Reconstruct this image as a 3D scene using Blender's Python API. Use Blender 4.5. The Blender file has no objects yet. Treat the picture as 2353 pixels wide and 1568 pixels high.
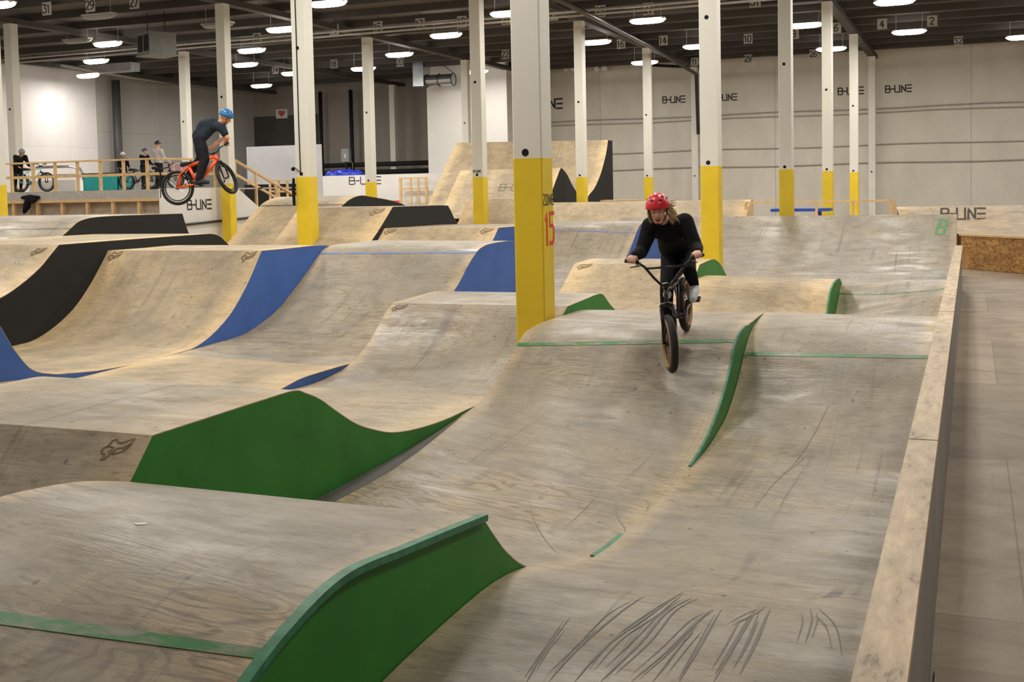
import bpy, bmesh, math, random
from mathutils import Vector, Matrix, noise
random.seed(7)
S = bpy.context.scene
col = S.collection
# ------------------------------------------------------------------ camera
F, YC, PIT, ROL, YAW, CH = 2633.08, 575.145, .0550890, .0211228, .3816971, 2.15
def ray(u, v):
    u -= 1176.5; v -= YC
    cr, sr = math.cos(ROL), math.sin(ROL)
    a = u*cr - v*sr; w = u*sr + v*cr
    x = a/F; z = -w/F
    c, s = math.cos(PIT), math.sin(PIT)
    Y = c + z*s; Z = -s + z*c
    cy, sy = math.cos(YAW), math.sin(YAW)
    return Vector((x*cy - Y*sy, x*sy + Y*cy, Z))
def onX(u, v, c): d = ray(u, v); return d*(c/d.x) + Vector((0, 0, CH))
def onY(u, v, c): d = ray(u, v); return d*(c/d.y) + Vector((0, 0, CH))
def onZ(u, v, z): d = ray(u, v); return d*((z-CH)/d.z) + Vector((0, 0, CH))
def dep(u, v, Z):
    d = ray(u, v); k = -d.x*math.sin(YAW) + d.y*math.cos(YAW)
    return d*(Z/k) + Vector((0, 0, CH))
cd = bpy.data.cameras.new('camera'); cam = bpy.data.objects.new('camera', cd); col.objects.link(cam)
cd.sensor_width = 36; cd.lens = 36*F/2353; cd.shift_y = -(784-YC)/2353; cd.clip_start = .05; cd.clip_end = 200
fw = ray(1176.5, YC).normalized()
rt = (ray(1276.5, YC)-ray(1176.5, YC)).normalized()
up = rt.cross(fw).normalized()
cam.matrix_world = Matrix(((rt.x, up.x, -fw.x, 0), (rt.y, up.y, -fw.y, 0), (rt.z, up.z, -fw.z, CH), (0, 0, 0, 1)))
S.camera = cam
# ------------------------------------------------------------------ world, exposure
w = bpy.data.worlds.new('world'); S.world = w; w.use_nodes = True
w.node_tree.nodes['Background'].inputs[0].default_value = (.9, .95, 1, 1)
w.node_tree.nodes['Background'].inputs[1].default_value = .3
S.view_settings.view_transform = 'Standard'; S.view_settings.look = 'None'
S.view_settings.exposure = 0.25; S.view_settings.gamma = 1; S.view_settings.use_curve_mapping = False
LAMP = 165.0      # watts of each ceiling fixture
WARM = (1.0, .955, .885)
# ------------------------------------------------------------------ helpers
def srgb(r, g, b):
    f = lambda c: (c/255/12.92) if c/255 <= .04045 else ((c/255+.055)/1.055)**2.4
    return (f(r), f(g), f(b), 1)
class MB:
    def __init__(s): s.v = []; s.f = []; s.m = []; s.uv = {}
    def add(s, vs, fs, mi=0):
        o = len(s.v); s.v += [tuple(p) for p in vs]
        for q in fs: s.f.append(tuple(i+o for i in q)); s.m.append(mi)
    def box(s, a, b, mi=0):
        x0, y0, z0 = a; x1, y1, z1 = b
        vs = [(x, y, z) for z in (z0, z1) for y in (y0, y1) for x in (x0, x1)]
        s.add(vs, [(0, 2, 3, 1), (4, 5, 7, 6), (0, 1, 5, 4), (2, 6, 7, 3), (0, 4, 6, 2), (1, 3, 7, 5)], mi); return s
    def obox(s, c, ax, ay, az, mi=0):          # oriented box: centre and half axes
        c = Vector(c); vs = [c + ax*i + ay*j + az*k for k in (-1, 1) for j in (-1, 1) for i in (-1, 1)]
        s.add(vs, [(0, 2, 3, 1), (4, 5, 7, 6), (0, 1, 5, 4), (2, 6, 7, 3), (0, 4, 6, 2), (1, 3, 7, 5)], mi); return s
    def bar(s, p, q, wd, ht, up=Vector((0, 0, 1)), mi=0):
        p = Vector(p); q = Vector(q); d = q-p; n = d.normalized(); sd = n.cross(up)
        if sd.length < 1e-4: sd = Vector((1, 0, 0))
        sd.normalize(); u = sd.cross(n)
        return s.obox((p+q)/2, d/2, sd*wd/2, u*ht/2, mi)
    def tube(s, pts, r, n=10, mi=0, caps=True):
        pts = [Vector(p) for p in pts]; k = len(pts)
        rs = r if isinstance(r, (list, tuple)) else [r]*k
        o = len(s.v); prev = None
        for i, p in enumerate(pts):
            t = (pts[min(i+1, k-1)]-pts[max(i-1, 0)]).normalized()
            if prev is None:
                a = Vector((0, 0, 1)) if abs(t.z) < .9 else Vector((1, 0, 0))
                x = t.cross(a).normalized()
            else:
                x = (prev - t*prev.dot(t)).normalized()
            prev = x; y = t.cross(x)
            for j in range(n):
                a = 2*math.pi*j/n; s.v.append(tuple(p + (x*math.cos(a)+y*math.sin(a))*rs[i]))
        for i in range(k-1):
            for j in range(n):
                s.f.append((o+i*n+j, o+i*n+(j+1) % n, o+(i+1)*n+(j+1) % n, o+(i+1)*n+j)); s.m.append(mi)
        if caps:
            s.f.append(tuple(o+j for j in reversed(range(n)))); s.m.append(mi)
            s.f.append(tuple(o+(k-1)*n+j for j in range(n))); s.m.append(mi)
        return s
    def torus(s, c, ax, R, r, n=40, m=10, sc=1.0, mi=0):     # ring about axis ax; sc squeezes the radial size
        c = Vector(c); ax = Vector(ax).normalized()
        a = Vector((0, 0, 1)) if abs(ax.z) < .9 else Vector((1, 0, 0))
        x = ax.cross(a).normalized(); y = ax.cross(x); o = len(s.v)
        for i in range(n):
            t = 2*math.pi*i/n; rd = x*math.cos(t)+y*math.sin(t)
            for j in range(m):
                q = 2*math.pi*j/m; s.v.append(tuple(c + rd*(R+r*sc*math.cos(q)) + ax*r*math.sin(q)))
        for i in range(n):
            for j in range(m):
                s.f.append((o+i*m+j, o+((i+1) % n)*m+j, o+((i+1) % n)*m+(j+1) % m, o+i*m+(j+1) % m)); s.m.append(mi)
        return s
    def ball(s, c, r, n=14, m=10, mi=0, M=None):
        c = Vector(c); rx, ry, rz = (r if isinstance(r, (tuple, list)) else (r, r, r)); o = len(s.v)
        vs = [Vector((0, 0, rz))]
        for i in range(1, m):
            t = math.pi*i/m
            for j in range(n):
                a = 2*math.pi*j/n; vs.append(Vector((rx*math.sin(t)*math.cos(a), ry*math.sin(t)*math.sin(a), rz*math.cos(t))))
        vs.append(Vector((0, 0, -rz)))
        vs = [c + ((M @ p) if M else p) for p in vs]
        fs = [(0, 1+j, 1+(j+1) % n) for j in range(n)]
        for i in range(m-2):
            for j in range(n):
                a = 1+i*n+j; b = 1+i*n+(j+1) % n; fs.append((a, a+n, b+n, b))
        e = 1+(m-2)*n
        fs += [(e+j, len(vs)-1, e+(j+1) % n) for j in range(n)]
        s.add(vs, fs, mi); return s
    def capsule(s, p, r0, q, r1, n=14, mi=0, flat=None):
        """tapered limb segment with round ends"""
        p = Vector(p); q = Vector(q); d = (q-p); L = d.length; t = d.normalized()
        a = Vector((0, 0, 1)) if abs(t.z) < .9 else Vector((1, 0, 0))
        x = t.cross(a).normalized(); y = t.cross(x)
        rings = []
        for k in range(1, 5):
            th = math.pi/2*k/4; rings.append((p - t*r0*math.cos(th), r0*math.sin(th)))
        for k in range(1, 4): rings.append((p + d*k/4, r0+(r1-r0)*k/4))
        for k in range(0, 4):
            th = math.pi/2*k/4; rings.append((q + t*r1*math.sin(th), r1*math.cos(th)))
        o = len(s.v); s.v.append(tuple(p - t*r0))
        for c, r in rings:
            for j in range(n):
                an = 2*math.pi*j/n; s.v.append(tuple(c + (x*math.cos(an)+y*math.sin(an))*r))
        s.v.append(tuple(q + t*r1)); e = len(s.v)-1
        for j in range(n): s.f.append((o, o+1+j, o+1+(j+1) % n)); s.m.append(mi)
        for i in range(len(rings)-1):
            for j in range(n):
                a = o+1+i*n; s.f.append((a+j, a+n+j, a+n+(j+1) % n, a+(j+1) % n)); s.m.append(mi)
        a = o+1+(len(rings)-1)*n
        for j in range(n): s.f.append((a+j, e, a+(j+1) % n)); s.m.append(mi)
        return s
    def chain(s, pr, **k):
        for (p, r0), (q, r1) in zip(pr, pr[1:]): s.capsule(p, r0, q, r1, **k)
        return s
    def build(s, name, mats, parent=None, smooth=False, fix=True):
        me = bpy.data.meshes.new(name); me.from_pydata(s.v, [], s.f)
        mats = mats if isinstance(mats, (list, tuple)) else [mats]
        for m in mats: me.materials.append(m)
        for p, i in zip(me.polygons, s.m): p.material_index = i; p.use_smooth = smooth
        if s.uv:
            l = me.uv_layers.new(name='uv')
            for lp in me.loops: l.data[lp.index].uv = s.uv.get(lp.vertex_index, (0, 0))
        if fix:
            bm = bmesh.new(); bm.from_mesh(me); bmesh.ops.recalc_face_normals(bm, faces=bm.faces); bm.to_mesh(me); bm.free()
        o = bpy.data.objects.new(name, me); col.objects.link(o)
        if parent is not None: put(o, parent)
        return o
def wloc(o):
    l = Vector(o.location)
    while o.parent: o = o.parent; l += Vector(o.location)
    return l
def put(o, parent):
    """parent an object whose mesh is in world coordinates under a thing (no rotations used)"""
    o.parent = parent; o.location = -wloc(parent)
def tag(o, label=None, cat=None, group=None, kind=None):
    if label: o['label'] = label
    if cat: o['category'] = cat
    if group: o['group'] = group
    if kind: o['kind'] = kind
    return o
def thing(name, label, cat, loc=(0, 0, 0), group=None):
    o = bpy.data.objects.new(name, None); col.objects.link(o); o.location = loc; o.empty_display_size = .2
    return tag(o, label, cat, group)
def copy_tree(o, parent=None):
    c = o.copy(); col.objects.link(c)
    if parent is not None: c.parent = parent
    for ch in list(o.children): copy_tree(ch, c)
    return c
# ------------------------------------------------------------------ materials
def newmat(name):
    m = bpy.data.materials.new(name); m.use_nodes = True; nt = m.node_tree
    return m, nt, nt.nodes['Principled BSDF']
def nd(nt, t, **k):
    n = nt.nodes.new(t)
    for a, b in k.items(): setattr(n, a, b)
    return n
def ramp(nt, src, stops, interp='LINEAR'):
    r = nd(nt, 'ShaderNodeValToRGB'); r.color_ramp.interpolation = interp
    e = r.color_ramp.elements
    while len(e) > 1: e.remove(e[-1])
    e[0].position = stops[0][0]; e[0].color = stops[0][1]
    for p, c in stops[1:]: x = e.new(p); x.color = c
    nt.links.new(src, r.inputs[0]); return r
def mix(nt, a, b, fac, mode='MIX'):
    m = nd(nt, 'ShaderNodeMix', data_type='RGBA', blend_type=mode)
    for sock, val in ((m.inputs[0], fac), (m.inputs[6], a), (m.inputs[7], b)):
        if isinstance(val, (float, int)): sock.default_value = val
        elif isinstance(val, tuple): sock.default_value = val
        else: nt.links.new(val, sock)
    return m.outputs[2]
def math_(nt, op, a, b=None, clamp=False):
    m = nd(nt, 'ShaderNodeMath', operation=op, use_clamp=clamp)
    for i, x in enumerate((a, b)):
        if x is None: continue
        if isinstance(x, (float, int)): m.inputs[i].default_value = x
        else: nt.links.new(x, m.inputs[i])
    return m.outputs[0]
def noise_(nt, vec, scale, detail=4, rough=.55, dist=0.0):
    n = nd(nt, 'ShaderNodeTexNoise'); n.inputs['Scale'].default_value = scale; n.inputs['Detail'].default_value = detail
    n.inputs['Roughness'].default_value = rough; n.inputs['Distortion'].default_value = dist
    nt.links.new(vec, n.inputs['Vector']); return n.outputs[0]
def mapping(nt, vec, sc=(1, 1, 1), loc=(0, 0, 0), rot=(0, 0, 0)):
    m = nd(nt, 'ShaderNodeMapping'); m.inputs['Scale'].default_value = sc; m.inputs['Location'].default_value = loc
    m.inputs['Rotation'].default_value = rot; nt.links.new(vec, m.inputs[0]); return m.outputs[0]
def bump(nt, bs, h, strength=.2, dist=.01):
    b = nd(nt, 'ShaderNodeBump'); b.inputs['Strength'].default_value = strength; b.inputs['Distance'].default_value = dist
    nt.links.new(h, b.inputs['Height']); nt.links.new(b.outputs[0], bs.inputs['Normal'])
def flat(name, c, rough=.6, metal=0, var=.12, scale=6, emit=None, spec=.5):
    m, nt, bs = newmat(name)
    tc = nd(nt, 'ShaderNodeTexCoord').outputs['Object']
    n = noise_(nt, tc, scale, 5)
    dark = tuple(x*(1-var) for x in c[:3])+(1,); lite = tuple(min(1, x*(1+var)) for x in c[:3])+(1,)
    r = ramp(nt, n, [(.3, dark), (.7, lite)]); nt.links.new(r.outputs[0], bs.inputs['Base Color'])
    bs.inputs['Roughness'].default_value = rough; bs.inputs['Metallic'].default_value = metal
    bs.inputs['Specular IOR Level'].default_value = spec
    if emit: bs.inputs['Emission Color'].default_value = c; bs.inputs['Emission Strength'].default_value = emit
    return m
def plywood(name, wclean, wworn, lane_w=2.0, wear=.75, gloss=.42, streaks=.5, edge=.30, seed=0, swirl=.35, slant=.03):
    """ridden plywood: UV in metres (across the lane, along the ride); worn grey in the middle, clean by the edges"""
    m, nt, bs = newmat(name)
    uv = nd(nt, 'ShaderNodeUVMap', uv_map='uv').outputs[0]
    uvo = mapping(nt, uv, loc=(seed*3.7, seed*5.3, seed))
    sx = nd(nt, 'ShaderNodeSeparateXYZ'); nt.links.new(uv, sx.inputs[0])
    u = sx.outputs[0]
    ed = math_(nt, 'MINIMUM', u, math_(nt, 'SUBTRACT', lane_w, u))         # metres from the nearest lane edge
    big = noise_(nt, uvo, .9, 5, .6)
    e2 = math_(nt, 'ADD', math_(nt, 'DIVIDE', ed, edge), math_(nt, 'MULTIPLY', math_(nt, 'SUBTRACT', big, .5), 2.2))
    wr = math_(nt, 'SMOOTHSTEP' if False else 'MULTIPLY', math_(nt, 'SUBTRACT', e2, .35, True), wear)
    patch = ramp(nt, noise_(nt, mapping(nt, uvo, (1.6, .9, 1)), 1.3, 6, .65), [(.35, (.55,)*3+(1,)), (.65, (1, 1, 1, 1))])
    wr = math_(nt, 'MULTIPLY', wr, patch.outputs[0], True)
    # wood grain runs across the lane
    g = noise_(nt, mapping(nt, uvo, (2.2, 26, 1)), 1.6, 6, .7, .6)
    g2 = noise_(nt, mapping(nt, uvo, (.8, 7, 1)), 2.0, 5, .6, 2.5)
    grain = ramp(nt, g2, [(.30, (.72, .68, .62, 1)), (.48, (1, 1, 1, 1)), (.62, (.90, .87, .82, 1)), (.75, (1.0, 1.0, 1.0, 1))])
    fine = ramp(nt, g, [(.3, (.86, .84, .8, 1)), (.65, (1.04, 1.03, 1.0, 1))])
    base = mix(nt, wclean, wworn, wr)
    base = mix(nt, base, grain.outputs[0], .55, 'MULTIPLY')
    base = mix(nt, base, fine.outputs[0], .7, 'MULTIPLY')
    cn = noise_(nt, mapping(nt, uvo, (.55, 1.5, 1)), 1.5, 3, .5, .4); bands = math_(nt, 'PINGPONG', math_(nt, 'MULTIPLY', cn, 16.0), .5)
    bd = ramp(nt, bands, [(.10, (.74, .71, .67, 1) if swirl > 1 else (.80, .77, .72, 1)), (.26, (1.22, 1.16, 1.04, 1) if swirl > 1 else (1.08, 1.05, 1.0, 1))]); bm_ = ramp(nt, noise_(nt, mapping(nt, uvo, (.5, .6, 1), (3, 8, 0)), 1.1, 4, .6), [(.46, (0, 0, 0, 1)), (.58, (1, 1, 1, 1))])
    base = mix(nt, base, bd.outputs[0], math_(nt, 'MULTIPLY', bm_.outputs[0], min(1, swirl)), 'MULTIPLY')
    # plywood sheets: tone by sheet and thin joints
    br = nd(nt, 'ShaderNodeTexBrick'); br.inputs['Scale'].default_value = 1; br.inputs['Brick Width'].default_value = 1.22
    br.inputs['Row Height'].default_value = 1.22; br.inputs['Mortar Size'].default_value = .004
    br.inputs['Color1'].default_value = (1, 1, 1, 1); br.inputs['Color2'].default_value = (.86, .86, .87, 1)
    br.inputs['Mortar'].default_value = (.80, .77, .73, 1); br.offset = .5
    nt.links.new(uvo, br.inputs['Vector'])
    base = mix(nt, base, br.outputs['Color'], .8, 'MULTIPLY')
    sp0 = ramp(nt, noise_(nt, mapping(nt, uvo, (9, 30, 1)), 1.4, 3, .6), [(.33, (.70, .67, .63, 1)), (.43, (1, 1, 1, 1)), (.60, (1, 1, 1, 1)), (.72, (1.22, 1.2, 1.16, 1))])  # fine speckle in the colour: dark pits and painted glints
    base = mix(nt, base, sp0.outputs[0], .75, 'MULTIPLY')
    pt2 = ramp(nt, noise_(nt, mapping(nt, uvo, (1.4, 2.2, 1), (5, 1, 0)), 2.4, 9, .72), [(.36, (.78, .76, .73, 1)), (.52, (1, 1, 1, 1)), (.66, (1.12, 1.1, 1.06, 1))])
    base = mix(nt, base, pt2.outputs[0], .8, 'MULTIPLY')
    # rubber marks drawn out along the ride
    st = noise_(nt, mapping(nt, uvo, (11, .26, 1), rot=(0, 0, slant)), 1.3, 3, .55, .7)
    msk = noise_(nt, mapping(nt, uvo, (.8, .5, 1), (9, 4, 1)), 1.2, 3)
    s1 = ramp(nt, st, [(.585, (0, 0, 0, 1)), (.68, (1, 1, 1, 1))]); s2 = ramp(nt, msk, [(.42, (0, 0, 0, 1)), (.6, (1, 1, 1, 1))])
    sk = math_(nt, 'MULTIPLY', math_(nt, 'MULTIPLY', s1.outputs[0], s2.outputs[0]), streaks)
    base = mix(nt, base, srgb(96, 88, 80), sk)
    # screw heads / chips
    vo = nd(nt, 'ShaderNodeTexVoronoi'); vo.inputs['Scale'].default_value = 3.6; nt.links.new(mapping(nt, uvo, (1.5, 1, 1)), vo.inputs['Vector'])
    sp = ramp(nt, vo.outputs['Distance'], [(.05, (1, 1, 1, 1)), (.085, (0, 0, 0, 1))])
    base = mix(nt, base, srgb(70, 60, 52), math_(nt, 'MULTIPLY', sp.outputs[0], .7))
    nt.links.new(base, bs.inputs['Base Color'])
    rg = ramp(nt, noise_(nt, mapping(nt, uvo, (1, 2.5, 1)), 1.4, 5, .6, .8), [(.35, (gloss,)*3+(1,)), (.7, (min(1, gloss+.35),)*3+(1,))])
    nt.links.new(rg.outputs[0], bs.inputs['Roughness']); bs.inputs['Specular IOR Level'].default_value = .5
    h = math_(nt, 'ADD', math_(nt, 'MULTIPLY', g2, 1.0), math_(nt, 'MULTIPLY', g, .25))
    bump(nt, bs, h, .28, .012)
    return m
CLEAN = srgb(226, 200, 158); WORN = srgb(176, 164, 145); WORN2 = srgb(186, 170, 146)
PLY = {}
def ply(wd, kind='std', seed=0):
    k = (round(wd, 2), kind, seed)
    if k not in PLY:
        a = dict(lane_w=wd, seed=seed)
        if kind == 'grey': a.update(swirl=.85, wear=1.0, gloss=.30, streaks=.55, edge=.12); c, wv = srgb(188, 170, 140), srgb(150, 142, 128)
        elif kind == 'tracks': a.update(swirl=.5, wear=1.0, gloss=.34, streaks=1.0, edge=.1, slant=.06); c, wv = srgb(188, 170, 140), srgb(152, 143, 128)
        elif kind == 'swirl': a.update(swirl=1.6, wear=1.0, gloss=.30, streaks=.35, edge=.12); c, wv = srgb(188, 170, 140), srgb(150, 140, 124)
        elif kind == 'new': a.update(wear=.85, gloss=.45, streaks=.3, edge=.32); c, wv = srgb(216, 190, 148), srgb(150, 139, 119)
        else: a.update(wear=.85, gloss=.42, streaks=.45, edge=.28); c, wv = srgb(200, 180, 146), srgb(154, 144, 126)
        PLY[k] = plywood('worn_plywood', c, wv, **a)
    return PLY[k]
GREEN = flat('green_paint', srgb(44, 130, 38), .55, var=.18, scale=2)
BLUE = flat('blue_paint', srgb(60, 102, 180), .6, var=.12, scale=3)
BLACK = flat('black_paint', srgb(15, 16, 16), .75, var=.2, scale=3)
BARE = flat('bare_plywood_side', srgb(205, 178, 132), .7, scale=2)
STRIP = flat('faded_green_paint', srgb(60, 130, 92), .5, var=.3, scale=14)
LUM = flat('pine_lumber', srgb(214, 180, 128), .65, var=.12, scale=5)
WHITE = flat('white_panel_paint', srgb(222, 220, 216), .5, var=.05, scale=1.2)
INK = flat('black_stencil_paint', srgb(52, 48, 46), .7)
REDINK = flat('red_stencil_paint', srgb(232, 78, 44), .6)
LOGO = flat('faded_brown_stencil', srgb(112, 90, 62), .7)
def tape_mat(name, c, seed=0):
    """paint stripe rubbed through in places"""
    m, nt, bs = newmat(name); tc = nd(nt, 'ShaderNodeTexCoord').outputs['Object']
    n = noise_(nt, mapping(nt, tc, (1.5, 4, 4), (seed, 0, 0)), 2.2, 6, .7)
    r = ramp(nt, n, [(.36, srgb(150, 146, 128)), (.52, c)])
    nt.links.new(r.outputs[0], bs.inputs['Base Color']); bs.inputs['Roughness'].default_value = .4
    return m
TGREEN = tape_mat('worn_green_stripe', srgb(62, 128, 66)); TBLUE = tape_mat('worn_blue_stripe', srgb(112, 132, 188), 3)
TBLACK = tape_mat('worn_black_stripe', srgb(84, 78, 70), 5)
# ------------------------------------------------------------------ ramp lanes
FLOOR = -.10
def spline(rows, n=8):
    """smooth curve through rows (YL,zL,YR,zR[,'s']); 's' keeps a hard lip"""
    seg = []; cur = [rows[0]]
    for r in rows[1:]:
        cur.append(r)
        if len(r) > 4: seg.append(cur); cur = [r]
    if len(cur) > 1: seg.append(cur)
    out = []
    for sgm in seg:
        P = [r[:4] for r in sgm]
        for i in range(len(P)-1):
            p0 = P[max(i-1, 0)]; p1 = P[i]; p2 = P[i+1]; p3 = P[min(i+2, len(P)-1)]
            for k in range(n):
                t = k/n
                out.append(tuple(.5*((2*b)+(-a+c)*t+(2*a-5*b+4*c-d)*t*t+(-a+3*b-3*c+d)*t**3) for a, b, c, d in zip(p0, p1, p2, p3)))
    out.append(tuple(rows[-1][:4])); return out
def sym(rows): return [(r[0], r[1], r[0], r[1]) + tuple(r[2:]) for r in rows]
class Lane:
    def __init__(s, xl, xr, rows, n=8):
        s.xl, s.xr = xl, xr; s.pts = spline(rows, n)
        s.arc = [0]
        for a, b in zip(s.pts, s.pts[1:]):
            s.arc.append(s.arc[-1] + math.hypot((a[0]+a[2]-b[0]-b[2])/2, (a[1]+a[3]-b[1]-b[3])/2))
    def at(s, x, arc):
        f = (x-s.xl)/(s.xr-s.xl)
        arc = max(0, min(s.arc[-1]-1e-6, arc)); i = 0
        while s.arc[i+1] < arc: i += 1
        t = (arc-s.arc[i])/max(1e-9, s.arc[i+1]-s.arc[i]); a, b = s.pts[i], s.pts[i+1]
        ya = a[0]+(a[2]-a[0])*f; za = a[1]+(a[3]-a[1])*f; yb = b[0]+(b[2]-b[0])*f; zb = b[1]+(b[3]-b[1])*f
        d = Vector((0, yb-ya, zb-za)).normalized(); nrm = Vector((0, -d.z, d.y))
        return Vector((x, ya+(yb-ya)*t, za+(zb-za)*t)), nrm
    def arcY(s, y, f=.5):
        for i in range(len(s.pts)-1):
            a, b = s.pts[i], s.pts[i+1]; ya = a[0]+(a[2]-a[0])*f; yb = b[0]+(b[2]-b[0])*f
            if yb >= y: return s.arc[i] + (s.arc[i+1]-s.arc[i])*max(0, (y-ya)/max(1e-9, yb-ya))
        return s.arc[-1]
    def surface(s, parent, mat, v0=0.0, nx=6, th=.006):
        b = MB(); n = len(s.pts)
        for lay in (0, -th):
            for i, p in enumerate(s.pts):
                for j in range(nx+1):
                    f = j/nx; x = s.xl+(s.xr-s.xl)*f
                    b.uv[len(b.v)] = (x-s.xl, s.arc[i]+v0)
                    b.v.append((x, p[0]+(p[2]-p[0])*f, p[1]+(p[3]-p[1])*f+lay))
        W = nx+1; o = n*W
        def q(*k): b.f.append(k); b.m.append(0)
        for i in range(n-1):
            for j in range(nx):
                a = i*W+j; q(a, a+1, a+1+W, a+W); q(o+a, o+a+W, o+a+1+W, o+a+1)
            q(i*W, (i+1)*W, o+(i+1)*W, o+i*W); q(i*W+nx, o+i*W+nx, o+(i+1)*W+nx, (i+1)*W+nx)
        for j in range(nx):
            q(j, o+j, o+j+1, j+1); a = (n-1)*W+j; q(a, a+1, o+a+1, o+a)
        ob = b.build('riding_surface', mat, parent, smooth=False, fix=False)
        me = ob.data
        for p in me.polygons: p.use_smooth = abs(p.normal.z) > .05 and p.index % 1 == 0
        me.set_sharp_from_angle(angle=math.radians(16))
        return ob
    def panel(s, side, parent, mat, name='side_panel', label=None):
        """upright sheet closing one side of the lane down to the floor"""
        b = MB(); k = 0 if side == 'L' else 2
        x0, x1 = (s.xl, s.xl+.018) if side == 'L' else (s.xr-.018, s.xr-.001)
        P = s.pts; n = len(P)
        for x in (x0, x1):
            for p in P: b.v.append((x, p[k], p[k+1]-.0065))
            for p in P: b.v.append((x, p[k], FLOOR+.002))
        def q(*t): b.f.append(t); b.m.append(0)
        for i in range(n-1):
            q(i, i+1, n+i+1, n+i); q(2*n+i, 3*n+i, 3*n+i+1, 2*n+i+1)
            q(i, 2*n+i, 2*n+i+1, i+1); q(n+i, n+i+1, 3*n+i+1, 3*n+i)
        q(0, n, 3*n, 2*n); q(n-1, 3*n-1, 4*n-1, 2*n-1)
        o = b.build(name, mat, parent)
        if label: o['label'] = label
        return o
    def stripe(s, parent, y, wd, mat, x0=None, x1=None, name='painted_stripe', label=None):
        x0 = s.xl+.003 if x0 is None else x0; x1 = s.xr-.003 if x1 is None else x1
        b = MB(); n = 10
        for i in range(n+1):
            x = x0+(x1-x0)*i/n; f = (x-s.xl)/(s.xr-s.xl); yy = y if not isinstance(y, tuple) else y[0]+(y[1]-y[0])*i/n
            a0 = s.arcY(yy, f)
            for d in (-wd/2, wd/2):
                p, nr = s.at(x, a0+d); b.v.append(tuple(p+nr*.003))
        for i in range(n): b.f.append((2*i, 2*i+2, 2*i+3, 2*i+1)); b.m.append(0)
        o = b.build(name, mat, parent)
        if label: o['label'] = label
        return o
    def draw(s, parent, strokes, x0, y0, size, th, mat, name='painted_logo', sy=1.0, rot=0.0, lift=.004):
        a0 = s.arcY(y0, (x0-s.xl)/(s.xr-s.xl)); cr, sr = math.cos(rot), math.sin(rot)
        def fn(u, v):
            u, v = u*cr-v*sr, u*sr+v*cr
            p, n = s.at(min(s.xr-.004, max(s.xl+.004, x0+u*size)), a0+v*size*sy); return p+n*lift
        return strokes_mesh(strokes, fn, th/size, mat, name, parent)
    def hit(s, u, v):
        z = .3
        for _ in range(30):
            p = onZ(u, v, z); f = (p.x-s.xl)/(s.xr-s.xl)
            for i in range(len(s.pts)-1):
                a, b = s.pts[i], s.pts[i+1]; ya = a[0]+(a[2]-a[0])*f; yb = b[0]+(b[2]-b[0])*f
                if yb >= p.y: break
            t = max(0, min(1, (p.y-ya)/max(1e-6, yb-ya))); zz = (a[1]+(a[3]-a[1])*f)*(1-t)+(b[1]+(b[3]-b[1])*f)*t
            z += (zz-z)*.5
        p = onZ(u, v, z); return p.x, s.arcY(p.y, (p.x-s.xl)/(s.xr-s.xl))
    def marks(s, parent, lines, mat, name='tyre_mark', jit=False):
        rj = random.Random(len(lines)); more = []
        for ln, w_ in lines:
            for k in range(2):
                dx = rj.uniform(-22, 22); sh = rj.uniform(.55, .95); m0 = ln[len(ln)//2]
                more.append(([(m0[0]+(q[0]-m0[0])*sh+dx, m0[1]+(q[1]-m0[1])*sh+rj.uniform(-6, 6)) for q in ln], w_*rj.uniform(.4, .8)))
        for ln, w_ in lines + (more if jit else []):
            P = [s.hit(*q) for q in ln]; pts = []
            for i in range(len(P)-1):
                p0 = P[max(i-1, 0)]; p1 = P[i]; p2 = P[i+1]; p3 = P[min(i+2, len(P)-1)]
                for k in range(6):
                    t = k/6; pts.append(tuple(.5*((2*b)+(-a+c)*t+(2*a-5*b+4*c-d)*t*t+(-a+3*b-3*c+d)*t**3) for a, b, c, d in zip(p0, p1, p2, p3)))
            pts.append(P[-1]); n = len(pts); b = MB()
            for i, (x, a) in enumerate(pts):
                q = pts[min(i+1, n-1)]; r = pts[max(i-1, 0)]; d = Vector((q[0]-r[0], q[1]-r[1])).normalized(); hw = w_*.42/2*(.15+.85*math.sin(math.pi*min(1, max(0, i/(n-1)))))
                for sg in (-1, 1):
                    xx = min(s.xr-.02, max(s.xl+.002, x-d.y*hw*sg)); p, nr = s.at(xx, a+d.x*hw*sg); b.v.append(tuple(p+nr*.002))
            for i in range(n-1): b.f.append((2*i, 2*i+1, 2*i+3, 2*i+2)); b.m.append(0)
            b.build(name, mat, parent, fix=False)
    def edge_strip(s, parent, ya, yb, wd=.05, ht=.016, mat=None, label=None, name='edge_strip', out=.004):
        b = MB(); prev = None
        i0 = s.arcY(ya, 1); i1 = s.arcY(yb, 1); n = max(6, int((i1-i0)/.06))
        for i in range(n+1):
            a = i0+(i1-i0)*i/n; p, nr = s.at(s.xr, a); q, _ = s.at(s.xr-wd, a)
            b.v += [tuple(q+nr*.001), tuple(q+nr*ht), tuple(p+nr*ht+Vector((out, 0, 0))), tuple(p-nr*(.03 if out < .01 else .012)+Vector((out, 0, 0)))]
        for i in range(n):
            for j in range(3): b.f.append((4*i+j, 4*i+4+j, 4*i+5+j, 4*i+1+j)); b.m.append(0)
            b.f.append((4*i+3, 4*i+7, 4*i+4, 4*i)); b.m.append(0)
        b.f.append((0, 1, 2, 3)); b.m.append(0); b.f.append((4*n+3, 4*n+2, 4*n+1, 4*n)); b.m.append(0)
        o = b.build(name, mat, parent)
        if label: o['label'] = label
        return o
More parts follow.
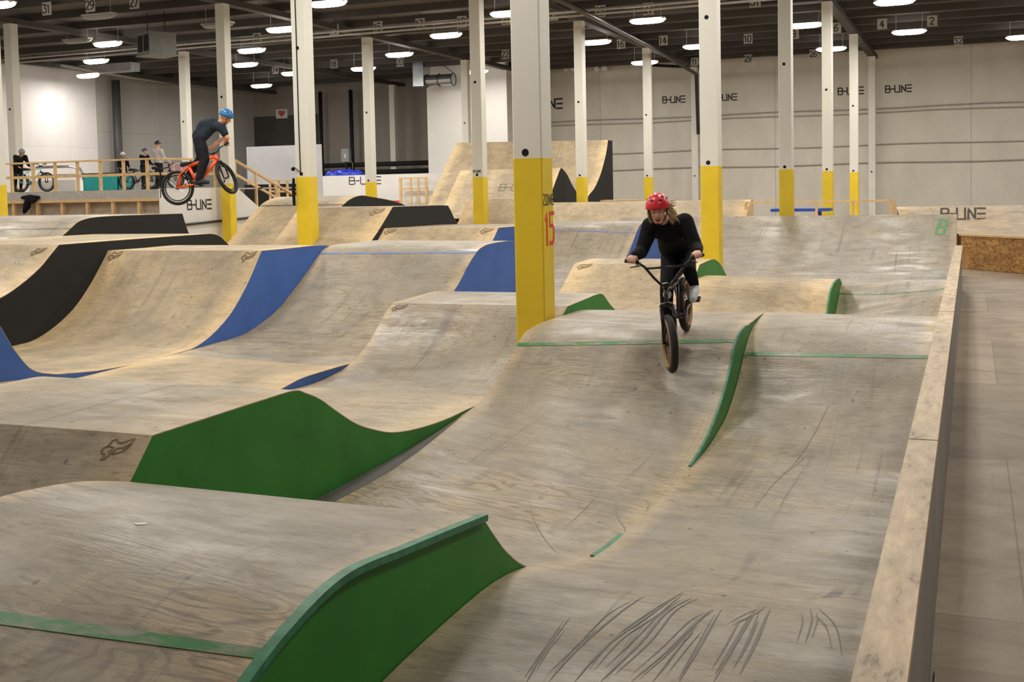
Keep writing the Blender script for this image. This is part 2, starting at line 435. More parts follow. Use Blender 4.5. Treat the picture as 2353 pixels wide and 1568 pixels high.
# ------------------------------------------------------------------ stroke lettering
def strokes_mesh(strokes, fn, th, mat, name, parent=None):
    b = MB()
    for st in strokes:
        pts = [Vector((p[0], p[1], 0)) for p in st]; fine = [pts[0]]
        for a, c in zip(pts, pts[1:]):
            k = max(1, int((c-a).length/.25))
            for i in range(1, k+1): fine.append(a+(c-a)*i/k)
        L = []; n = len(fine)
        for i, p in enumerate(fine):
            d0 = (fine[i]-fine[max(i-1, 0)]); d1 = (fine[min(i+1, n-1)]-fine[i])
            if d0.length < 1e-9: d0 = d1
            if d1.length < 1e-9: d1 = d0
            t = (d0.normalized()+d1.normalized()); t = t.normalized() if t.length > 1e-6 else d0.normalized()
            nn = Vector((-t.y, t.x, 0)); q = nn*th/2
            e = Vector((0, 0, 0))
            if i == 0: e = -t*th/2
            if i == n-1: e = t*th/2
            L.append((p+q+e, p-q+e))
        o = len(b.v)
        for p, q in L: b.v += [tuple(fn(p.x, p.y)), tuple(fn(q.x, q.y))]
        for i in range(n-1): b.f.append((o+2*i, o+2*i+1, o+2*i+3, o+2*i+2)); b.m.append(0)
    return b.build(name, mat, parent, fix=False)
GL = {   # glyphs in a unit-high cell: (width, strokes)
 'B': (.72, [[(.0, 1), (.5, 1), (.62, .9), (.62, .62), (.5, .52), (.12, .52)], [(.5, .52), (.66, .42), (.66, .12), (.54, 0), (0, 0), (0, .86)]]),
 '-': (.42, [[(.0, .5), (.34, .5)]]),
 'L': (.56, [[(0, 1), (0, .12), (.1, 0), (.5, 0)]]),
 'I': (.18, [[(.04, 1), (.04, 0)]]),
 'N': (.74, [[(.04, 0), (.04, 1), (.62, 0), (.62, 1)]]),
 'E': (.66, [[(0, 1), (.58, 1)], [(.04, .5), (.58, .5)], [(0, 0), (.58, 0)]]),
 'Z': (.62, [[(0, 1), (.5, 1), (0, 0), (.5, 0)]]), 'O': (.62, [[(0, .1), (0, .9), (.12, 1), (.38, 1), (.5, .9), (.5, .1), (.38, 0), (.12, 0), (0, .1)]]),
 'e': (.6, [[(.5, 1), (0, 1), (0, 0), (.5, 0)], [(0, .5), (.4, .5)]]),
 '1': (.4, [[(.0, .82), (.16, 1), (.16, 0)]]), '2': (.62, [[(0, .85), (.12, 1), (.4, 1), (.5, .88), (.5, .6), (0, .0), (.5, 0)]]),
 '3': (.62, [[(0, 1), (.5, 1), (.22, .58), (.42, .55), (.5, .4), (.5, .12), (.38, 0), (.1, 0), (0, .12)]]),
 '4': (.62, [[(.4, 0), (.4, 1), (0, .3), (.52, .3)]]), '5': (.62, [[(.5, 1), (0, 1), (0, .58), (.36, .6), (.5, .48), (.5, .12), (.38, 0), (0, 0)]]),
 '6': (.62, [[(.44, 1), (.1, .8), (0, .5), (0, .12), (.12, 0), (.38, 0), (.5, .12), (.5, .42), (.38, .55), (.02, .5)]]),
 '7': (.6, [[(0, 1), (.5, 1), (.16, 0)]]), '8': (.62, [[(.12, .53), (0, .64), (0, .9), (.12, 1), (.38, 1), (.5, .9), (.5, .64), (.38, .53), (.12, .53), (0, .4), (0, .1), (.12, 0), (.38, 0), (.5, .1), (.5, .4), (.38, .53)]]),
 '9': (.62, [[(.06, 0), (.4, .2), (.5, .5), (.5, .88), (.38, 1), (.12, 1), (0, .88), (0, .58), (.12, .45), (.48, .5)]]),
 '0': (.62, [[(0, .1), (0, .9), (.12, 1), (.38, 1), (.5, .9), (.5, .1), (.38, 0), (.12, 0), (0, .1)]]),
}
def word(t, squeeze=1.0, gap=.1):
    out = []; x = 0
    for ch in t:
        wd, ss = GL[ch]
        out += [[((p[0]+x)*squeeze, p[1]) for p in st] for st in ss]; x += wd+gap
    return out, (x-gap)*squeeze
def text_plane(t, org, ux, uy, h, th, mat, name='painted_lettering', parent=None, squeeze=1.0, gap=.1):
    st, wd = word(t, squeeze, gap); org = Vector(org); ux = Vector(ux); uy = Vector(uy)
    return strokes_mesh(st, lambda u, v: org+ux*u*h+uy*v*h, th/h, mat, name, parent)
LG = [[(-.5, -.06), (-.46, .06), (-.32, .12), (-.08, .08), (-.12, -.02), (-.2, -.1)], [(-.32, .12), (-.25, .32), (-.1, .38), (.0, .26), (.2, .26), (.58, .42), (.5, .2), (.3, .08), (.05, .04), (-.02, -.1), (.0, -.14)],
      [(.5, .2), (.44, .06), (.3, -.06), (.05, -.16), (-.08, -.14), (-.25, -.34), (-.38, -.38), (-.3, -.16), (-.42, -.16), (-.5, -.06)]]
# ------------------------------------------------------------------ room shell
WALL_Y, LEFT_X, RIGHT_X, BACK_Y, CEIL = 56.3, -38.5, 17.0, -7.0, 8.17
def wallmat(name, c, seam=(4.2, 8.0), var=.10, marks=.5, seamc=.72, vert='XZ'):
    m, nt, bs = newmat(name); tc = nd(nt, 'ShaderNodeTexCoord').outputs['Object']
    sp = nd(nt, 'ShaderNodeSeparateXYZ'); nt.links.new(tc, sp.inputs[0])
    cb = nd(nt, 'ShaderNodeCombineXYZ'); nt.links.new(sp.outputs[0 if vert == 'XZ' else 1], cb.inputs[0]); nt.links.new(sp.outputs[2], cb.inputs[1])
    p = cb.outputs[0]
    n = noise_(nt, mapping(nt, p, (.8, .35, 1)), 1.2, 6, .6)
    r = ramp(nt, n, [(.3, tuple(x*(1-var) for x in c[:3])+(1,)), (.7, tuple(min(1, x*(1+var)) for x in c[:3])+(1,))])
    br = nd(nt, 'ShaderNodeTexBrick'); br.offset = 0; br.inputs['Scale'].default_value = 1
    br.inputs['Brick Width'].default_value = seam[0]; br.inputs['Row Height'].default_value = seam[1]
    br.inputs['Mortar Size'].default_value = .03; br.inputs['Mortar Smooth'].default_value = .6
    br.inputs['Color1'].default_value = (1, 1, 1, 1); br.inputs['Color2'].default_value = (.95, .95, .95, 1); br.inputs['Mortar'].default_value = (seamc,)*3+(1,)
    nt.links.new(p, br.inputs['Vector'])
    base = mix(nt, r.outputs[0], br.outputs['Color'], 1.0, 'MULTIPLY')
    mk = ramp(nt, noise_(nt, mapping(nt, p, (2, 5, 1)), 1.6, 7, .75), [(.66, (1, 1, 1, 1)), (.74, (.8, .79, .77, 1))])
    base = mix(nt, base, mk.outputs[0], marks, 'MULTIPLY')
    nt.links.new(base, bs.inputs['Base Color']); bs.inputs['Roughness'].default_value = .7
    return m
def slab(name, a, b, mat, kind='structure', parent=None):
    o = MB().box(a, b).build(name, mat, parent)
    if kind: o['kind'] = kind
    return o
def floor_mat():
    m, nt, bs = newmat('worn_brown_floor'); tc = nd(nt, 'ShaderNodeTexCoord').outputs['Object']
    n = noise_(nt, mapping(nt, tc, (.7, 1.1, 1)), 1.5, 8, .68, .6)
    r = ramp(nt, n, [(.28, srgb(128, 112, 92)), (.5, srgb(160, 143, 120)), (.75, srgb(182, 166, 142))])
    br = nd(nt, 'ShaderNodeTexBrick'); br.offset = .4; br.inputs['Scale'].default_value = 1; br.inputs['Brick Width'].default_value = 2.44
    br.inputs['Row Height'].default_value = 3.6; br.inputs['Mortar Size'].default_value = .006
    br.inputs['Color1'].default_value = (.84, .82, .80, 1); br.inputs['Color2'].default_value = (1.12, 1.1, 1.1, 1); br.inputs['Mortar'].default_value = (.6,)*3+(1,)
    nt.links.new(mapping(nt, tc, loc=(1.2, 1.0, 0)), br.inputs['Vector'])
    base = mix(nt, r.outputs[0], br.outputs['Color'], 1, 'MULTIPLY')
    sc = ramp(nt, noise_(nt, mapping(nt, tc, (5, .35, 1), rot=(0, 0, .1)), 1.8, 4, .6, .6), [(.6, (1, 1, 1, 1)), (.68, (.8, .78, .76, 1))])
    base = mix(nt, base, sc.outputs[0], .6, 'MULTIPLY')
    nt.links.new(base, bs.inputs['Base Color']); bs.inputs['Roughness'].default_value = .55
    bump(nt, bs, n, .1, .01)
    return m
slab('floor', (LEFT_X-.2, BACK_Y-.2, FLOOR-.3), (RIGHT_X+.2, WALL_Y+.2, FLOOR), floor_mat())
CONC = wallmat('painted_concrete', srgb(222, 216, 204), (8.79, 30), .08, .7)
TAUPE = wallmat('taupe_block_wall', srgb(150, 143, 134), (2.1, 30), .08, .4)
WWALL = wallmat('white_metal_siding', srgb(232, 228, 226), (3.2, 4.4), .04, .3, .88, 'YZ')
GREYP = wallmat('grey_metal_siding', srgb(178, 176, 172), (3.0, 2.6), .06, .3, .8, 'YZ')
CEILM = flat('dark_ceiling_paint', srgb(86, 80, 75), .85, var=.2, scale=.6)
slab('ceiling', (LEFT_X-.2, BACK_Y-.2, CEIL), (RIGHT_X+.2, WALL_Y+.2, CEIL+.3), CEILM)
slab('wall_back', (-20.6, WALL_Y, FLOOR), (RIGHT_X, WALL_Y+.2, CEIL), CONC)
slab('wall_back_left', (LEFT_X, WALL_Y, FLOOR), (-20.6, WALL_Y+.2, CEIL), TAUPE)
slab('wall_left', (LEFT_X-.2, BACK_Y, FLOOR), (LEFT_X, 43.4, CEIL), WWALL)
slab('wall_left_grey', (LEFT_X-.2, 43.4, FLOOR), (LEFT_X, WALL_Y, CEIL), GREYP)
slab('wall_right', (RIGHT_X, BACK_Y, FLOOR), (RIGHT_X+.2, WALL_Y, CEIL), CONC)
slab('wall_front', (LEFT_X, BACK_Y-.2, FLOOR), (RIGHT_X, BACK_Y, CEIL), CONC)
# white boxed-in room at the back
slab('wall_bulkhead', (-24.9, 51.2, 2.7), (-20.65, WALL_Y, CEIL), wallmat('white_drywall', srgb(226, 222, 216), (30, 30), .03, .2))
# horizontal joints and conduits on the back wall
GREYL = flat('grey_joint', srgb(128, 122, 114), .7); COND = flat('conduit_grey', srgb(168, 162, 152), .45)
for i, (z, r) in enumerate([(5.45, .035), (5.25, .03), (3.75, .03), (2.9, .035)]):
    b = MB(); pts = [(-20.4+k*1.9, WALL_Y-.05, z+.03*math.sin(k*1.3+i)) for k in range(20)]
    b.tube(pts, r, 6)
    tag(b.build('wall_conduit', COND), ['upper conduit run just below the wall lettering', 'second conduit run right under the top one', 'middle conduit along the grey back wall', 'lowest conduit along the grey back wall'][i], 'conduit', 'conduits along the back wall')
# dark tee beams of the ceiling
BEAM = flat('dark_beam_paint', srgb(72, 67, 63), .85, var=.15, scale=.8)
y = 1.0
while y < 56:
    slab('trim_%d' % int(y*10), (LEFT_X, y-.09, CEIL-.24), (RIGHT_X, y+.09, CEIL), BEAM); y += 2.2
for k, x in enumerate((-37.05, -28.84, -20.63, -12.42, -4.215, 3.99, 12.2)):
    slab('trim_girder_%d' % k, (x-.16, BACK_Y, CEIL-.42), (x+.16, WALL_Y, CEIL-.24), BEAM)
# ------------------------------------------------------------------ columns
CW = wallmat('white_column_paint', srgb(226, 223, 212), (60, 60), .05, .8)
CY = flat('yellow_column_paint', srgb(232, 200, 40), .5, var=.07, scale=2.5)
HOLE = flat('dark_hole', (.004, .004, .004, 1), .9)
def column(x, y, label, hole=2.50, hi=(5.0, 7.3), yel=True):
    t = thing('support_column', label, 'column', (x, y, FLOOR), 'white columns with yellow painted bases')
    hw, ch = .158, .014
    def shaft(z0, z1, name, mat, e=0):
        h = hw+e; b = MB(); pr = [(-h+ch, -h), (h-ch, -h), (h, -h+ch), (h, h-ch), (h-ch, h), (-h+ch, h), (-h, h-ch), (-h, -h+ch)]
        for z in (z0, z1): b.v += [(x+p, y+q, z) for p, q in pr]
        for i in range(8): b.f.append((i, (i+1) % 8, 8+(i+1) % 8, 8+i)); b.m.append(0)
        b.f += [tuple(range(7, -1, -1)), tuple(range(8, 16))]; b.m += [0, 0]
        return b.build(name, mat, t)
    top = CEIL-.42
    if yel: shaft(FLOOR, 2.44, 'yellow_base', CY, .002); shaft(2.44, top, 'shaft', CW)
    else: shaft(FLOOR, top, 'shaft', CW)
    for z in (hole,)+tuple(hi):
        b = MB(); n = 16; r = .038; dx = -.02
        for yy in (y-hw-.0045, y-hw-.001):
            b.v += [(x+dx+r*math.cos(2*math.pi*i/n), yy, z+r*math.sin(2*math.pi*i/n)) for i in range(n)]
        b.f += [tuple(range(n)), tuple(range(2*n-1, n-1, -1))]; b.m += [0, 0]
        for i in range(n): b.f.append((i, n+i, n+(i+1) % n, (i+1) % n)); b.m.append(0)
        b.build('bolt_hole', HOLE, t)
    return t
def node(i, j): return -4.215-8.207*j, 11.13+8.799*i
CL = {
 (0, 0): 'widest column, nearest of all, marked ZONE 15 on its yellow base',
 (1, 0): 'column directly behind the rider in the red helmet, to her right',
 (2, 0): 'fourth column from the right edge, left of two lookalikes behind the big bank',
 (3, 0): 'column behind the blue picnic table, second of the far right row',
 (4, 0): 'slim far column just left of the unpainted pilaster by the back wall',
 (1, 1): 'column with a loose cable down its front, standing left of the far ramps',
 (2, 1): 'column in front of the tall wooden quarter pipe, stencilled with tiny letters',
 (3, 1): 'column crossing the black side of the tall quarter pipe',
 (4, 1): 'thin column above and left of the red helmet',
 (1, 2): 'column cut by the left edge of the picture, only a yellow sliver visible',
 (2, 2): 'column right behind the airborne rider on the orange bike',
 (3, 2): 'column rising behind the small black mound, beside the B-LINE low wall',
 (4, 2): 'pale column against the white bulkhead, left of the metal duct',
 (2, 3): 'shaded column at far left standing inside the railed platform',
 (3, 3): 'column above the waiting riders, left of the airborne rider',
}
for k, l in CL.items():
    t = column(*node(*k), l, hi=(5.0,) if k != (0, 0) else ())
    if k == (0, 0): colA = t
    if k == (2, 1): colE = t
for j, l in ((0, 'unpainted white pilaster by the back wall, right of the last yellow column'), (1, 'unpainted white pilaster by the back wall, left of the column behind the rider'), (3, 'dim pilaster against the taupe back wall'), ):
    x, y = node(5, j)
    t = column(x, y, l, yel=False, hi=()); t['group'] = 'plain pilasters along the back wall'
x, y = node(0, 0)
text_plane('ZONe', (x+.163, y-.145, 1.96), (0, 1, 0), (0, 0, 1), .105, .015, INK, parent=colA, squeeze=.95, gap=.20)['label'] = 'black ZONE lettering'
text_plane('15', (x+.163, y-.085, 1.56), (0, 1, 0), (0, 0, 1), .31, .045, REDINK, parent=colA, squeeze=.72, gap=.16)['label'] = 'red number 15'
x, y = node(2, 1)
text_plane('B-LINE', (x-.13, y-.163, 2.56), (1, 0, 0), (0, 0, 1), .07, .014, INK, parent=colE, squeeze=.9)
# ------------------------------------------------------------------ ceiling lights
LGLOW = bpy.data.materials.new('lit_diffuser'); LGLOW.use_nodes = True
_b = LGLOW.node_tree.nodes['Principled BSDF']; _b.inputs['Base Color'].default_value = (.9, .9, .9, 1)
_b.inputs['Emission Color'].default_value = (1, .97, .9, 1); _b.inputs['Emission Strength'].default_value = 28
LDIM = flat('unlit_diffuser', srgb(150, 148, 142), .5); LHOUS = flat('fixture_housing', srgb(190, 188, 182), .4)
def fixture(x, y, z, label, lit=True, group='lit ceiling lights'):
    t = thing('ceiling_light', label, 'ceiling light', (x, y, z), group)
    b = MB(); n = 14; rows = []
    for k in range(n+1):                      # boat shaped wraparound lens
        f = -1+2*k/n; w_ = .17*math.sqrt(max(.02, 1-abs(f)**5)); h_ = .13*math.sqrt(max(.04, 1-abs(f)**4))
        rows.append([(x+f*.6, y+w_*math.cos(a), z-h_*math.sin(a)) for a in [math.pi*i/8 for i in range(9)]])
    for r in rows: b.v += r
    for k in range(n):
        for i in range(8): b.f.append((k*9+i, k*9+9+i, k*9+10+i, k*9+i+1)); b.m.append(0)
    b.f += [tuple(range(9)), tuple(range(n*9, n*9+9))]; b.m += [0, 0]
    for k in range(n): b.f.append((k*9, k*9+8, k*9+17, k*9+9)); b.m.append(0)
    b.build('lens', LGLOW if lit else LDIM, t, smooth=False)
    MB().box((x-.58, y-.12, z), (x+.58, y+.12, z+.05)).build('housing', LHOUS, t)
    for sx in (-.45, .45): MB().tube([(x+sx, y, z+.05), (x+sx, y, CEIL-.01)], .008, 6).build('hanger', LHOUS, t)
    if lit:
        ld = bpy.data.lights.new('ceiling_lamp_light', 'AREA'); ld.shape = 'RECTANGLE'; ld.size = 1.15; ld.size_y = .26
        ld.energy = LAMP; ld.color = WARM
        lo = bpy.data.objects.new('lamp', ld); col.objects.link(lo); lo.parent = t; lo.location = (0, 0, -.12)
    return t
FX = [(-28.2, 32.5, 'lit ceiling light left of the hanging heater box, brightest at top left'),
 (-32.2, 36.4, 'lit ceiling light above the glowing white siding at far left'),
 (-21.0, 32.5, 'lit ceiling light half hidden by the left side of the cable column'),
 (-25.1, 36.7, 'upper of two lit ceiling lights right of the column behind the jumper'),
 (-28.1, 40.6, 'lower of two lit ceiling lights right of the column behind the jumper'),
 (-17.0, 28.7, 'lit ceiling light at the top edge, right of the cable column'),
 (-28.4, 44.7, 'small lit ceiling light peeking out left of the cable column, lowest there'),
 (-24.8, 44.7, 'small lit ceiling light touching the column by the B-LINE low wall'),
 (-17.0, 36.6, 'lit ceiling light under signs 17 and 19'),
 (-21.0, 40.8, 'lit ceiling light just above the square metal duct'),
 (-13.2, 33.0, 'lit ceiling light meeting the left side of the ZONE 15 column'),
 (-13.0, 41.2, 'lit ceiling light beside the column over the quarter pipe'),
 (-9.8, 36.7, 'lit ceiling light directly under sign 27'),
 (-13.3, 49.2, 'low far lit ceiling light crossed by a thin column above the rider'),
 (-9.9, 44.6, 'lit ceiling light touching the column behind the red-helmet rider'),
 (-5.28, 40.6, 'lit ceiling light between the two tall columns at right'),
 (-5.28, 48.4, 'lit ceiling light passing behind the third column at right'),
 (-2.15, 36.7, 'lit ceiling light at the top edge, right half'),
 (-2.1, 44.4, 'lit ceiling light below signs 4 and 2'),
 (1.83, 48.5, 'lit ceiling light cut by the right edge')]
for x, y, l in FX: fixture(x, y, 7.5, l)
for x, y, l in ((-24.5, 27.9, 'unlit ceiling light at the top left, greyish'), (-22.6, 31.2, 'unlit ceiling light left of the column behind the jumper'), (-29.0, 31.9, 'unlit ceiling light above the brightest left lamp')):
    fixture(x, y, 7.6, l, False, 'unlit ceiling lights')
k = 0
for x, y in [(-34, 28.5), (-36.4, 40.6), (-25, 24.5), (-17, 20.5), (-9.3, 28.6), (-1.5, 28.6), (6.5, 28.6), (-5.3, 32.6), (2.3, 40.5), (6.4, 44.4), (9, 36.6), (-33, 49), (-21.1, 48.6), (-29, 20.5), (-21, 16.5), (-13, 16.5), (-5.3, 16.5), (2.5, 16.5), (-9.3, 20.5), (-1.5, 20.5), (6.5, 20.5), (-25, 12.5), (-17, 12.5), (-9.3, 12.5), (-1.5, 12.5), (-21, 8.5), (-13, 8.5), (-5.3, 8.5), (2.5, 4.5), (-9.3, 2.0), (-17, 4.5)]:
    fixture(x, y, 7.5, 'lit ceiling light of the rows above and behind the viewer', True, 'lit ceiling lights above the viewer')
# ------------------------------------------------------------------ the ramps
X1, X2, X3, X4, X5, X6 = -2.03, -4.0, -6.1, -8.2, -10.6, -12.8
def ramp_thing(name, label, lane, panel_mat=BARE, kind='std', seed=0, left=BARE, group=None, v0=0):
    y0 = lane.pts[0][0]; t = thing(name, label, 'ramp', ((lane.xl+lane.xr)/2, (lane.pts[0][0]+lane.pts[-1][0])/2, FLOOR), group)
    lane.surface(t, ply(lane.xr-lane.xl, kind, seed), v0)
    if panel_mat: lane.panel('R', t, panel_mat, label={'green_paint': 'green painted side', 'blue_paint': 'blue painted side', 'black_paint': 'black painted side'}.get(panel_mat.name.split('.')[0]))
    if left: lane.panel('L', t, left)
    return t
def cut(rows, a, b): return [r for r in rows if a <= r[2] <= b]
G = .004
# lane along the curb
A = Lane(X1+G, -.302, sym([(.6, -.04), (1.6, .0), (2.6, .15), (3.2, .27), (3.7, .33), (4.3, .352), (4.75, .345), (5.15, .285), (5.5, .17), (5.9, .06), (6.4, -.02), (7.0, -.05), (7.7, -.062)]))
t = ramp_thing('roller_ramp', 'low worn roller covered in dark tyre marks at the bottom, by the curb', A, kind='tracks', seed=1); lanesA = t
A2 = Lane(X1+G, -.302, sym([(7.7, -.062), (8.4, -.06), (8.75, -.06), (9.2, -.05), (9.57, -.02), (10.0, .05), (10.3, .13), (10.6, .27), (10.85, .41), (11.05, .54), (11.25, .63), (11.5, .70), (11.8, .745), (12.1, .755), (12.5, .72), (13.0, .6), (13.6, .38), (14.2, .17), (14.8, .06)]))
for i, r in enumerate(A2.pts): pass
A2 = Lane(X1+G, -.302, [(l, zl, yr, zr) for (l, zl, yr, zr) in [
 (7.7, -.062, 7.7, -.062), (8.4, -.06, 8.0, -.06), (8.75, -.06, 8.35, -.055), (9.3, -.045, 8.8, -.03), (9.7, .0, 9.15, .05), (10.1, .07, 9.5, .18), (10.5, .22, 9.85, .37), (10.8, .38, 10.1, .53), (11.0, .51, 10.35, .63), (11.25, .63, 10.7, .70), (11.55, .71, 11.15, .745), (12.1, .76, 12.0, .76), (12.5, .73, 12.5, .72), (13.0, .6, 13.0, .6), (13.6, .38, 13.6, .38), (14.2, .17, 14.2, .17), (14.8, .06, 14.8, .06)]])
t = ramp_thing('roller_ramp', 'grey worn roller beside the curb, right of the green divider strip', A2, kind='grey', seed=2, v0=7); lanesA2 = t
A2.stripe(t, (10.98, 10.33), .055, TGREEN, label='rubbed green stripe')
A3 = Lane(X1+G, -.302, sym([(14.8, .06), (15.5, .02), (16.2, .05), (16.9, .2), (17.4, .36), (17.8, .48), (18.3, .575), (18.8, .60), (19.3, .55), (20.0, .36), (20.8, .13), (21.6, .0), (22.2, -.03)]))
A3 = Lane(X1+G, -.302, [(14.8, .06, 14.8, .06), (15.6, .02, 15.2, .04), (16.8, .02, 15.7, .1), (17.7, .0, 16.2, .28), (18.4, -.02, 16.6, .44), (18.9, .0, 16.9, .55), (19.3, .15, 17.3, .62), (19.7, .34, 17.8, .64), (20.0, .40, 18.6, .6), (20.5, .33, 19.6, .4), (21.2, .14, 20.8, .13), (21.8, .0, 21.6, .0), (22.2, -.03, 22.2, -.03)])
t = ramp_thing('roller_ramp', 'far low roller beside the curb with a thin green line on top', A3, kind='grey', seed=3, v0=14)
A3.stripe(t, (19.55, 17.15), .04, TGREEN, label='thin green line')
# lane next to it
B1 = Lane(X2+G, X1, [(1.0, .02, 1.0, .02), (1.8, .16, 1.8, .18), (2.4, .43, 2.3, .45), (2.85, .66, 2.75, .65), (3.3, .79, 3.05, .755), (3.75, .825, 3.4, .81), (4.1, .80, 3.85, .765), (4.35, .76, 4.3, .715), (4.62, .69, 4.64, .675, 's'),
 (4.74, .55, 4.76, .56), (4.95, .40, 4.93, .42), (5.2, .27, 5.18, .275), (5.6, .17, 5.55, .15), (6.2, .13, 5.95, .04), (6.6, .13, 6.4, -.03), (7.0, .14, 7.0, -.064), (7.7, .16, 7.7, -.075)])
t = ramp_thing('jump_ramp', 'foreground jump with a large green side, swirling bare wood grain on its top', B1, GREEN, kind='swirl', seed=4); lanesB1 = t
B1.stripe(t, 2.93, .06, TGREEN, label='rubbed green stripe'); B1.edge_strip(t, 1.0, 4.63, .012, mat=STRIP, out=.03, label='pale green edge strip')
B1.edge_strip(t, 6.25, 6.85, .03, .010, mat=STRIP, label='short remnant of green edge strip')
B2 = Lane(X2+G, X1, [(7.7, .16, 7.7, -.075), (8.2, .19, 8.2, -.074), (8.7, .23, 8.7, -.06), (9.1, .27, 9.3, .03), (9.4, .35, 9.75, .165), (9.65, .46, 10.1, .325), (9.9, .59, 10.35, .48), (10.1, .69, 10.53, .63), (10.3, .755, 10.75, .71), (10.7, .785, 11.05, .745), (11.3, .785, 11.6, .76), (11.95, .78, 12.1, .765), (12.4, .72, 12.5, .72), (13.0, .55, 13.0, .58), (13.6, .33, 13.6, .36), (14.2, .16, 14.2, .17), (14.8, .08, 14.8, .08)])
t = ramp_thing('roller_ramp', 'big roller the woman is riding down, left of the green divider strip', B2, GREEN, kind='grey', seed=5, v0=7); lanesB2 = t
B2.stripe(t, (10.03, 10.62), .055, TGREEN, label='green stripe'); B2.edge_strip(t, 8.7, 11.15, .016, .01, mat=STRIP, label='thin green divider strip')
B3 = Lane(X2+G, X1, [(14.8, .08, 14.8, .08), (15.4, .07, 15.5, .05), (16.0, .15, 16.4, .04), (16.5, .30, 17.3, .04), (16.9, .46, 17.85, .12), (17.2, .57, 18.1, .29), (17.6, .64, 18.4, .44), (18.1, .655, 18.9, .515), (18.7, .62, 19.6, .51), (19.4, .45, 20.2, .36), (20.2, .2, 20.9, .14), (21.2, .0, 21.5, .0), (22.2, -.03, 22.2, -.03)])
t = ramp_thing('roller_ramp', 'cream coloured far roller right behind the rider, below the column', B3, GREEN, kind='new', seed=6, v0=14)
B3.edge_strip(t, 17.2, 19.8, .02, .01, mat=STRIP, label='short green divider strip')
# bank across the end
C = Lane(-6.1+G, -.302, sym([(22.2, -.03), (23.2, .03), (24.2, .14), (25.3, .33), (26.2, .56), (27.05, .83), (27.7, 1.07), (28.3, 1.31)]))
t = ramp_thing('bank_ramp', 'wide grey banked wall ending the curb lane, green letter B at its top corner', C, kind='grey', seed=7)
C2 = Lane(-8.45, -6.1, sym([(25.8, .45), (26.2, .56), (27.05, .83), (27.7, 1.07), (28.3, 1.31)]))
ramp_thing('bank_ramp', 'outer left section of the banked wall, glimpsed past the woman on her left', C2, kind='grey', seed=27)
st, _ = word('B', .62); C.draw(t, st, -.74, 27.3, .40, .055, flat('green_stencil', srgb(86, 150, 82), .6), 'painted_letter', 2.0, rot=-.22)
# lane 2 (white numberless jump line with the green sided table)
D1 = Lane(X3+G, X2, sym([(3.2, .1), (3.7, .13), (4.15, .28), (4.4, .45), (4.62, .66), (4.83, .885, 's'), (5.3, .887), (5.9, .89), (6.2, .885), (6.33, .845), (6.5, .775), (6.7, .66), (6.95, .525), (7.2, .43), (7.5, .345), (7.9, .29), (8.4, .26), (9.0, .258), (9.6, .232)]))
t = ramp_thing('jump_ramp', 'green sided table jump at centre left, outlined animal head mark at its corner', D1, GREEN, kind='std', seed=8)
D1.draw(t, LG, -4.19, 4.76, .165, .010, LOGO, sy=1.0, rot=.05)
D2 = Lane(X3+G, X2, sym([(9.6, .232), (9.95, .24), (10.4, .29), (10.77, .41), (11.0, .53), (11.2, .67), (11.35, .78), (11.52, .865, 's'), (12.2, .885), (12.55, .895), (12.8, .87), (13.07, .73), (13.5, .56), (14.1, .40), (14.8, .28), (15.6, .22)]))
t = ramp_thing('jump_ramp', 'low grey jump just left of the ZONE 15 column, small green side showing past it', D2, GREEN, kind='grey', seed=9, v0=6)
D2.draw(t, LG, -5.97, 11.42, .16, .011, LOGO, sy=1.0, rot=.12)
D3 = Lane(X3+G, X2, sym([(15.6, .22), (16.4, .26), (16.9, .36), (17.3, .52), (17.6, .68), (17.95, .86, 's'), (18.8, .88), (19.2, .85), (19.6, .74), (20.0, .56), (20.5, .36), (21.2, .12), (22.2, .0)]))
t = ramp_thing('jump_ramp', 'worn jump behind the rider on the left, animal head mark at its left corner', D3, GREEN, kind='new', seed=10, v0=12)
D3.draw(t, LG, -5.90, 17.86, .22, .016, LOGO, sy=1.0, rot=.12)
# lane 3 (blue stripe rollers)
E1 = Lane(X4+G, X3, [(4.0, .3, 4.0, .3), (5.5, .35, 5.5, .35), (7.0, .5, 7.0, .36), (8.05, .46, 8.2, .31), (8.4, .385, 8.8, .265), (8.75, .36, 9.2, .275), (9.2, .362, 9.6, .32), (10.3, .375, 10.3, .325)])
t = ramp_thing('valley_ramp', 'pale plywood valley floor between the blue sides at left', E1, BLUE, kind='new', seed=11)
E2 = Lane(X4+G, X3, [(10.3, .375, 10.3, .325), (11.0, .40, 11.2, .31), (11.6, .43, 11.9, .36), (12.05, .54, 12.4, .49), (12.4, .67, 12.8, .64), (12.7, .84, 13.1, .80), (12.95, .99, 13.37, .95), (13.25, 1.19, 13.63, 1.13), (13.43, 1.31, 13.86, 1.26), (13.6, 1.375, 14.08, 1.345), (13.9, 1.40, 14.46, 1.385), (15.1, 1.40, 15.2, 1.38), (15.4, 1.34, 15.5, 1.30), (15.9, 1.05, 15.9, 1.02), (16.4, .72, 16.4, .70), (17.0, .48, 17.0, .46), (18.2, .38, 18.2, .38)])
t = ramp_thing('roller_ramp', 'tall scuffed roller with a blue stripe, between the two blue sided jumps', E2, BLUE, kind='grey', seed=12, v0=6)
E2.stripe(t, (13.42, 13.93), .045, TBLUE, label='rubbed blue stripe')
E3 = Lane(X4+G, X3, sym([(18.2, .38), (19.2, .36), (20.0, .42), (20.6, .58), (21.1, .79), (21.5, 1.03), (21.8, 1.22), (22.05, 1.34), (22.4, 1.38), (23.4, 1.38), (24.0, 1.28), (24.6, .95), (25.2, .6), (25.8, .32)]))
t = ramp_thing('roller_ramp', 'far roller with a thin blue stripe and a blue side behind the rider', E3, BLUE, kind='grey', seed=13, v0=14)
